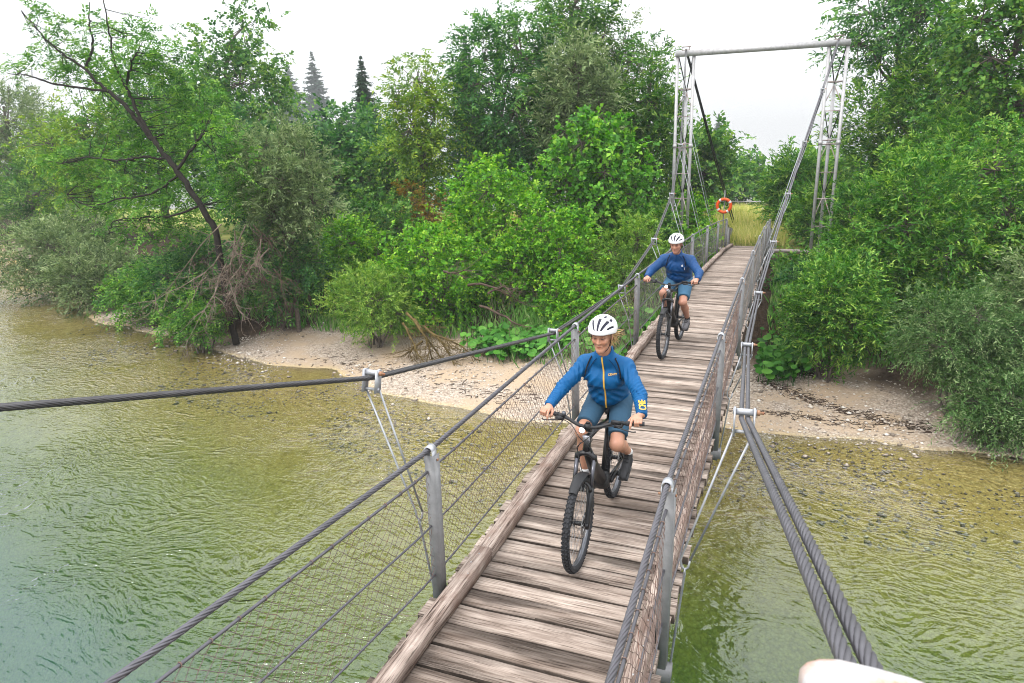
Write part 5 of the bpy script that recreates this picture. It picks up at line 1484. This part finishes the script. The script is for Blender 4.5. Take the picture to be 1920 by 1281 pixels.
    def tints(V):
        q = (V-hc)@HM; t = np.ones((len(V), 3)); f_ = q[:, 1] > .045
        def blend(w, c): 
            w = np.clip(w, 0, 1)[:, None]; t[:] = t*(1-w)+np.array(c)*w
        e = lambda c, r: np.sqrt(((q[:, 0]-c[0])/r[0])**2+((q[:, 2]-c[1])/r[1])**2)
        for s in (-1, 1):
            blend(f_*(1.4-e((s*.038, -.026), (.022, .02)))*.35, (1.08, .80, .75))
            blend(f_*(1.5-e((s*.031, .011), (.020, .0095)))*.75, (.48, .40, .40))
            blend(f_*(1.3-e((s*.032, .0315-.004*0), (.021, .0042)))*1.6, P['brow'])
            blend(f_*(1.25-e((s*.031, .0125), (.0165, .0028)))*2.0, (.10, .08, .08))
            blend(f_*(1.2-e((s*.030, .0085), (.0085, .0045)))*1.5, (.16, .15, .16))
        blend(f_*(1.35-e((0, -.0615), (.017, .0075)))*1.1, P['lip'])
        blend(f_*(1.2-e((0, -.0612), (.017, .0018)))*1.3, (.42, .24, .24))
        if P.get('stubble'): blend(f_*(1.25-e((0, -.072), (.045, .045)))*.5, (.72, .70, .70))
        sc = (q[:, 2] > .05) | ((q[:, 1] < -.02) & (q[:, 2] > -.06) & (np.abs(q[:, 0]) < .076) & (q[:, 2] < .2))
        sc &= (np.linalg.norm(q, axis=1) < .16)
        blend(sc*1.0, P['scalp'])
        return {'tint': t}
    fb.build('body', P['skin'], root, tints, 1)
    # ---- jacket
    fj = Field(np.arange(-.48, .48, res*1.1), np.arange(.34, 1.24, res*1.1), np.arange(.86, 1.56, res*1.1))
    w = P['w']
    sp = [J['pelvis']+[0, -.01, .02], (J['pelvis']+J['chest'])/2, J['chest']]
    for s in (-1, 1):
        fj.chain([p+[s*.062*w*q, 0, 0] for p, q in zip(sp, (1.05, .95, 1.1))], [.118*w, .112*w, .115*w], .05)
        nm = 'l' if s > 0 else 'r'
        sh, el, wr = J['sh_'+nm], J['el_'+nm], J['wr_'+nm]
        fj.rc(J['chest']+[s*.05, 0, .02], sh, .105*w, .066*w, .05); fj.rc(J['neck']+[s*.02, 0, 0], sh+[0, 0, .015], .066, .055*w, .04)
        fj.rc(sh, el, .070*w, .059*w, .03); fj.rc(el, wr, .059*w, .043*w, .02)
        dr = nrm(wr-el)
        fj.rc(wr-dr*.012, wr+dr*.012, .043*w, .041*w, .006)
    fj.ell(J['chest']+[0, -.055, -.03], (.15*w, .085, .11), k=.05)
    if P.get('bust'):
        for s in (-1, 1): fj.ell(J['chest']+[s*.07, -.10, -.04], (.062, .05, .06), k=.05)
    fj.ell((J['pelvis']+J['chest'])/2+[0, -.07, -.05], (.14*w, .09, .12), k=.05)
    fj.rc(J['neck']+[0, .008, -.02], J['neck']+[0, -.012, .072], .078, .072, .02)
    fj.rc(J['neck']+[0, -.02, .05], J['neck']+[0, -.055, .13], .054, .066, .008, 's'); fj.cutnear(J['neck']+[0, -.012, .088], (0, -.35, 1), .16)
    ta = nrm(J['chest']-J['pelvis'])
    for s in (-1, 1):
        nm = 'l' if s > 0 else 'r'; sh, el, wr = J['sh_'+nm], J['el_'+nm], J['wr_'+nm]
        d1, d2 = nrm(el-sh), nrm(wr-el)
        A = P['crease']
        fj.fold(el+d1*-.02, d1, 120, .0055*A, .075, g.uniform(0, 6), np.cross(d1, [0, 0, 1])); fj.fold(el+d2*.06, d2, 135, .005*A, .07, g.uniform(0, 6), np.cross(d2, [0, 0, 1]))
        fj.fold(wr-d2*.06, d2, 150, .0055*A, .06, g.uniform(0, 6), np.cross(d2, [0, 0, 1])); fj.fold(sh+d1*.08, nrm(d1+[0, .4, .6]), 85, .005*A, .09, g.uniform(0, 6), (0, 1, 0))
        fj.fold(J['chest']+[s*.12, -.13, -.03], nrm([s*.9, 0, .5]), 52, .0042*A, .085, g.uniform(0, 6), (0, .3, 1), 4); fj.fold(J['pelvis']+[s*.09, -.20, .10], nrm([s*.75, 0, 1]), 50, .0042*A, .10, g.uniform(0, 6), (1, 0, -.6), 3)
    fj.fold((J['pelvis']+J['chest'])/2+[.02, -.19, -.04], nrm([.25, 0, 1]), 48, .0030*A, .11, 1.0, (1, 0, .3), 2.5)
    hem = P['hem']; fj.cut(hem, nrm(-ta+np.array([0, .30, -.25])))
    for nm in 'lr':
        el, wr = J['el_'+nm], J['wr_'+nm]; fj.cutnear(wr+nrm(wr-el)*.022, wr-el, .085)
    jo, JV = fj.build('jacket', P['jack'], root, None, 1)
    def front(x, z, dx=.012, off=.004):
        m_ = (np.abs(JV[:, 0]-x) < dx) & (np.abs(JV[:, 2]-z) < dx)
        return (JV[m_, 1].min() if m_.any() else J['chest'][1]-.15)-off
    # zip
    if P.get('zip'):
        z = np.linspace(hem[2]+.004, J['neck'][2]+.03, 40); y = np.array([front(.0, q) for q in z]); y = np.convolve(np.pad(y, 2, 'edge'), np.ones(5)/5, 'valid')
        bx_ = P['zip']*np.sin(np.linspace(0, PI, 40))*.01+np.linspace(.012, -.004, 40)
        V = np.concatenate([[(bx_[i]-.0062, y[i], z[i]), (bx_[i], y[i]-.003, z[i]), (bx_[i]+.0062, y[i], z[i])] for i in range(40)])
        V = V.reshape(-1, 3); q = [[i*3+j, i*3+j+1, i*3+j+4, i*3+j+3] for i in range(39) for j in range(2)]
        mb = MB(); mb.add(V, q); mb.build('zip', M['zip'], jo, True)
    def lettering(txt, size, fn, mat, name):
        cu = bpy.data.curves.new(name, 'FONT'); cu.body = txt; cu.size = size; cu.align_x = 'CENTER'; cu.align_y = 'CENTER'; cu.offset = size*.022
        ob = bpy.data.objects.new(name, cu); COL.objects.link(ob)
        me = bpy.data.meshes.new_from_object(ob.evaluated_get(bpy.context.evaluated_depsgraph_get()))
        bpy.data.objects.remove(ob); bpy.data.curves.remove(cu)
        for v in me.vertices: v.co = Vector(fn(v.co.x, v.co.y))
        me.materials.clear(); me.materials.append(mat); link(name, me, jo)
    cx_, cz_ = P['logo']
    if P.get('chest_text'):
        lettering(P['chest_text'], .023, lambda u, v: (cx_+u, front(cx_+u, cz_+v+u*.12, .014, .005), cz_+v+u*.12), M['zip'], 'lettering')
        el, wr = J['el_l'], J['wr_l']; d = nrm(wr-el); out = nrm(np.array([.35, -.85, .45])); out = nrm(out-d*(out@d)); sd = np.cross(d, out)
        def sleeve(u, v):
            c = el+(wr-el)*.80-d*u; r_ = .047*w; an = v/r_
            return tuple(c+(out*math.cos(an)+sd*math.sin(an))*(r_+.011))
        lettering('CRE', .062, sleeve, M['zip'], 'lettering')
    else:
        mb = MB()
        for q in ([(-.014, 0), (0, .014), (.012, .002), (-.002, -.004)], [(-.012, -.016), (.014, -.010), (.013, -.016), (-.011, -.021)]):
            mb.add([(cx_+u, front(cx_+u, cz_+v, .014, .005), cz_+v) for u, v in q], [[0, 1, 2, 3]])
        mb.build('emblem', M['white'], jo)
        mb = MB(); mb.add([(cx_+u, front(cx_+u, cz_+v, .014, .005), cz_+v) for u, v in ((.03, -.07), (.036, -.07), (.038, -.03), (.032, -.03))], [[0, 1, 2, 3]]); mb.build('zip_puller', M['white'], jo)
        sh, el = J['sh_r'], J['el_r']; c = sh+(el-sh)*.12+np.array([-.01, -.045, .055])
        mb = MB(); mb.bar(c, c+np.array([-.022, -.012, -.03]), .012, .004, (0, -1, .6)); mb.build('tab', M['white'], jo)
    for s in (-1, 1):                                       # raglan seams
        pts = []
        for t in np.linspace(0, 1, 10):
            x = s*(.050+.105*t); z = J['neck'][2]+.012-.175*t**1.15; pts.append((x, front(x, z, .014, .0008), z))
        mb = MB(); mb.tube(np.array(pts), .0028, 5); mb.build('seam', P['seam'], jo, True)
    for s in (-1, 1):                                       # rucksack straps
        pts = []
        for t in np.linspace(0, 1, 9):
            x = s*(.098+.045*t+.010*math.sin(t*PI)); z = J['neck'][2]+.012-t*.155; pts.append((x, front(x, z, .016, .003), z))
        pts = [(pts[0][0], pts[0][1]+.07, pts[0][2]+.012)]+pts
        mb = MB(); mb.tube(np.array(pts), .0055, 6, flat=.6); mb.build('rucksack_strap', M['strap'], root, True)
    # ---- shorts
    fs = Field(np.arange(-.26, .26, res*1.15), np.arange(.42, 1.26, res*1.15), np.arange(.55, 1.16, res*1.15))
    fs.ell(J['pelvis']+[0, .01, -.015], (.175*w, .13, .12), k=.04)
    for s, nm in ((1, 'l'), (-1, 'r')):
        hip, kn = J['hip_'+nm], J['kn_'+nm]; e = hip+(kn-hip)*P['short_len']
        fs.rc(hip, e+(kn-hip)*.06, .103*w, .085*w, .035)
        fs.fold(hip+(kn-hip)*.25, nrm(kn-hip+[0, 0, .2]), 85, .006, .08, s+1.0, (1, 0, 0)); fs.fold(hip+(kn-hip)*.62, nrm(kn-hip), 100, .004, .08, s+3.0, (1, 0, 0))
        fs.cutnear(e, kn-hip, .13)
    fs.build('shorts', P['short'], root, None, 1)
    # ---- shoes and socks
    for s, nm in ((1, 'l'), (-1, 'r')):
        an, ball, toe, kn = J['an_'+nm], J['ball_'+nm], J['toe_'+nm], J['kn_'+nm]
        lo = np.minimum(np.minimum(an, ball), toe)-.09; hi = np.maximum(np.maximum(an, ball), toe)+.09
        fsn = Field(*[np.arange(a_, b_, res*.8) for a_, b_ in zip(lo, hi)])
        fd = nrm(toe-ball); heel = an-np.array([0, 0, .045])+np.array([0, .035, -.01])
        fsn.rc(heel, ball+[0, 0, .018], .031, .034, .02); fsn.rc(ball+[0, 0, .018], toe+[0, 0, .008], .036, .027, .02); fsn.rc(an+[0, 0, -.012], ball+[0, 0, .022], .036, .030, .02)
        dn = nrm(np.cross(ball-heel, [1, 0, 0])); dn = dn if dn[2] < 0 else -dn
        so, SV = fsn.build('shoe', P['shoe'], root, None, 1)
        mb = MB(); 
        Q = [heel+dn*.030, (heel+ball)/2+dn*.034, ball+dn*.020, toe+dn*.014]
        for q0, q1, w0 in ((Q[0], Q[1], .066), (Q[1], Q[2], .074), (Q[2], Q[3], .078)): mb.bar(q0, q1, w0, .02, -dn)
        mb.build('sole', M['sole'], so)
        for i in range(4):
            c = an+(ball-an)*(.35+.15*i)+np.array([0, -.02, .046-.004*i])
            mb = MB(); mb.tube([c+[-.024, 0, -.004], c+[0, -.004, .004], c+[.024, 0, -.004]], .0035, 5); mb.build('lace', M['strap'], so)
        up_ = nrm(kn-an); mb = MB(); mb.tube([an+up_*-.01, an+up_*.03, an+up_*.052], [.038, .0375, .037], 14); mb.build('sock', P['sock'], root, True)
    # ---- helmet
    hgt = res*.55
    fh = Field(*[np.arange(c-.17, c+.17, hgt) for c in H(0, 0, .07)])
    hcn = H(0, -.016, .058)
    fh.ell(hcn, (.112, .136, .104), HM, .001)
    q = (fh.pts((slice(None),)*3)-hcn)@HM
    fh.f = np.maximum(fh.f, -(np.sqrt(((q/np.array([.090, .114, .084]))**2).sum(-1))-1).astype(np.float32)*.09)
    rim = -.012+.10*np.clip(q[..., 1], -.14, .14)*.28-.030*np.exp(-((q[..., 1]+.13)/.06)**2)-.016*np.exp(-((q[..., 1])/.05)**2)*(np.abs(q[..., 0]) > .05)
    fh.f = np.maximum(fh.f, (rim-q[..., 2]).astype(np.float32))
    th = np.arctan2(q[..., 0], q[..., 2]+.035); ph = np.arctan2(q[..., 1], q[..., 2]+.02)
    rad = np.sqrt((q**2).sum(-1)); vent = np.full(th.shape, .05)
    for t0, p0, p1, hw_ in ((-.98, .42, 1.08, .085), (-.50, .32, 1.22, .105), (-.0, .30, 1.24, .108), (.50, .32, 1.22, .105), (.98, .42, 1.08, .085),
                            (-.6, -.35, .28, .085), (-.2, -.4, .22, .085), (.2, -.4, .22, .085), (.6, -.35, .28, .085), (-.4, -1.2, -.55, .1), (.0, -1.2, -.6, .1), (.4, -1.2, -.55, .1)):
        tt = t0*(1-.28*np.clip(ph-.5, 0, 1))
        d = np.maximum(np.abs(th-tt)*.10-hw_*.10, np.maximum(p0-ph, ph-p1)*.10); vent = np.minimum(vent, d)
    fh.f = np.maximum(fh.f, np.where(rad > .06, -vent, -.05).astype(np.float32))
    ho, HV = fh.build('helmet', M['helmet'], root, None, 1)
    fl = Field(*[np.arange(c-.16, c+.16, hgt*1.3) for c in H(0, 0, .07)])
    fl.ell(hcn, (.098, .122, .091), HM, .001)
    q = (fl.pts((slice(None),)*3)-hcn)@HM
    rim = -.008+.10*np.clip(q[..., 1], -.14, .14)*.28-.026*np.exp(-((q[..., 1]+.13)/.06)**2)
    fl.f = np.maximum(fl.f, (rim-q[..., 2]).astype(np.float32))
    fl.build('helmet_liner', M['foam'], ho, None, 1)
    for s in (-1, 1):
        mb = MB(); mb.tube(curve_pts([H(s*.083, .030, .05), H(s*.080*hs, .026, -.02), H(s*.058*hs, .030, -.085), H(s*.022, .038, -.122), H(0, .040, -.128)], 16), .0055, 6, flat=.5); mb.build('chin_strap', M['strap'], ho, True)
        mb = MB(); mb.tube(curve_pts([H(s*.085, -.05, .03), H(s*.083*hs, -.02, -.03), H(s*.070*hs, .02, -.07)], 10), .005, 6, flat=.5); mb.build('chin_strap', M['strap'], ho, True)
    # ---- eyes
    # ---- hair
    hr = P['hairn']; mb = MB()
    for i in range(hr):
        s = 1 if (i % 10) < P['hair_side'] else -1
        a0 = H(s*g.uniform(.066, .080), g.uniform(-.055, .012), g.uniform(-.005, .04))
        ln = g.uniform(*P['hair_len']); fl_ = np.array([s*g.uniform(.2, 1.0), .45, g.uniform(-.35, .25)]) if s > 0 and ln > .05 and i % 3 == 0 else np.array([s*.12, .15, -1.0])
        d = nrm(fl_); pts = [a0]
        for j in range(5): d = nrm(d+g.normal(0, .12, 3)+np.array([.0, .04, -.06])); pts.append(pts[-1]+d*ln/5)
        mb.tube(np.array(pts), np.linspace(.0042, .0012, 6), 4, caps=False)
    if hr: mb.build('hair', P['hair'], root, True)['kind'] = 'stuff'
    return root

# woman in front
WX0, WY0 = .063, 4.392
wz = float(dz(WY0)); wsl = math.atan((float(dz(WY0+1.2))-wz)/1.2)
bike1 = bicycle((WX0, WY0, wz), 0.0, 1.0, 'black electric mountain bike with lit headlight, nearest to the camera', (.89, .375), (.55, .365), steer=-.05)
bike1.rotation_euler[0] = wsl
woman = rider((WX0, WY0, wz), 0.0, 1.0, 'cyclist in bright blue jacket with yellow zip and white helmet', dict(
    seed=3, res=.0074, head_yaw=-.10, head_pitch=.16, jaw=.97, w=.94, leg=.98, bust=True, crease=3.1, zip=1.0, chest_text='CRAFT', logo=(.082, 1.315),
    hem=np.array([0, .90, .985]), short_len=.80, brow=(.42, .34, .30), lip=(.92, .52, .52), scalp=(.75, .85, .7),
    seam=M['seamw'], skin=M['skinw'], jack=M['jackw'], short=M['shortw'], shoe=M['shoeblack'], sock=M['sockw'], hair=M['hair'], hairn=90, hair_side=7, hair_len=(.04, .12),
    j=dict(pelvis=(-.01, .985, 1.03), chest=(0, .83, 1.285), neck=(0, .755, 1.425), head=(.002, .665, 1.632),
           sh_l=(.165, .785, 1.355), el_l=(.315, .605, 1.20), wr_l=(.372, .415, 1.118), gr_l=(.352, .318, 1.084),
           sh_r=(-.165, .785, 1.355), el_r=(-.30, .605, 1.20), wr_r=(-.347, .400, 1.118), gr_r=(-.350, .318, 1.084),
           hip_l=(.095, .975, .985), kn_l=(.130, .665, .735), an_l=(.162, .985, .530), ball_l=(.163, .845, .405), toe_l=(.163, .765, .385),
           hip_r=(-.105, .975, .985), kn_r=(-.135, .585, .845), an_r=(-.140, .69, .435), ball_r=(-.145, .565, .385), toe_r=(-.145, .495, .385))))
woman.rotation_euler[0] = wsl

# man behind
MX0, MY0 = -.2355, 10.0376
mz = float(dz(MY0)); msl = math.atan((float(dz(MY0+1.2))-mz)/1.2)
bike2 = bicycle((MX0, MY0, mz), -.061, 1.03, 'black electric mountain bike of the rear cyclist, dimmer lamp', (.84, .25), (.60, .49), steer=-.03)
bike2.rotation_euler[0] = msl
man = rider((MX0, MY0, mz), -.061, 1.03, 'cyclist in dark blue hooded jacket and denim shorts riding behind', dict(
    seed=8, res=.0105, head_yaw=-.05, head_pitch=.26, jaw=1.04, w=1.06, leg=1.08, crease=3.2, chest_text=None, logo=(.095, 1.27),
    hem=np.array([0, .88, .985]), short_len=.80, brow=(.30, .24, .22), lip=(.85, .55, .52), scalp=(.25, .2, .16), stubble=True,
    seam=M['seamm'], skin=M['skinm'], jack=M['jackm'], short=M['shortm'], shoe=M['shoegrey'], sock=M['sockb'], hair=M['hairm'], hairn=24, hair_side=5, hair_len=(.02, .04),
    j=dict(pelvis=(0, .985, 1.03), chest=(0, .80, 1.27), neck=(0, .715, 1.40), head=(.0, .615, 1.585),
           sh_l=(.195, .755, 1.335), el_l=(.355, .60, 1.18), wr_l=(.375, .415, 1.118), gr_l=(.352, .318, 1.084),
           sh_r=(-.195, .755, 1.335), el_r=(-.355, .60, 1.18), wr_r=(-.365, .400, 1.118), gr_r=(-.350, .318, 1.084),
           hip_l=(.10, .975, .985), kn_l=(.135, .63, .72), an_l=(.16, .95, .40), ball_l=(.16, .80, .285), toe_l=(.16, .715, .285),
           hip_r=(-.10, .975, .985), kn_r=(-.14, .52, .86), an_r=(-.145, .71, .60), ball_r=(-.145, .59, .515), toe_r=(-.145, .52, .515))))
man.rotation_euler[0] = msl

# ------------------------------------------------------------------ morning mist
hm = bpy.data.materials.new('mist'); hm.use_nodes = True
nt = hm.node_tree
for n in list(nt.nodes): nt.nodes.remove(n)
out = nt.nodes.new('ShaderNodeOutputMaterial'); pv = nt.nodes.new('ShaderNodeVolumePrincipled')
pv.inputs['Color'].default_value = (.93, .96, 1.0, 1); pv.inputs['Density'].default_value = .0007
pv.inputs['Anisotropy'].default_value = 0.0
nt.links.new(pv.outputs[0], out.inputs['Volume'])
mb = MB(); mb.box((-100, 130, 23), (640, 300, 106))
hz = mb.build('haze', hm); tag(hz, 'pale morning mist filling the river valley', 'mist', kind='stuff')
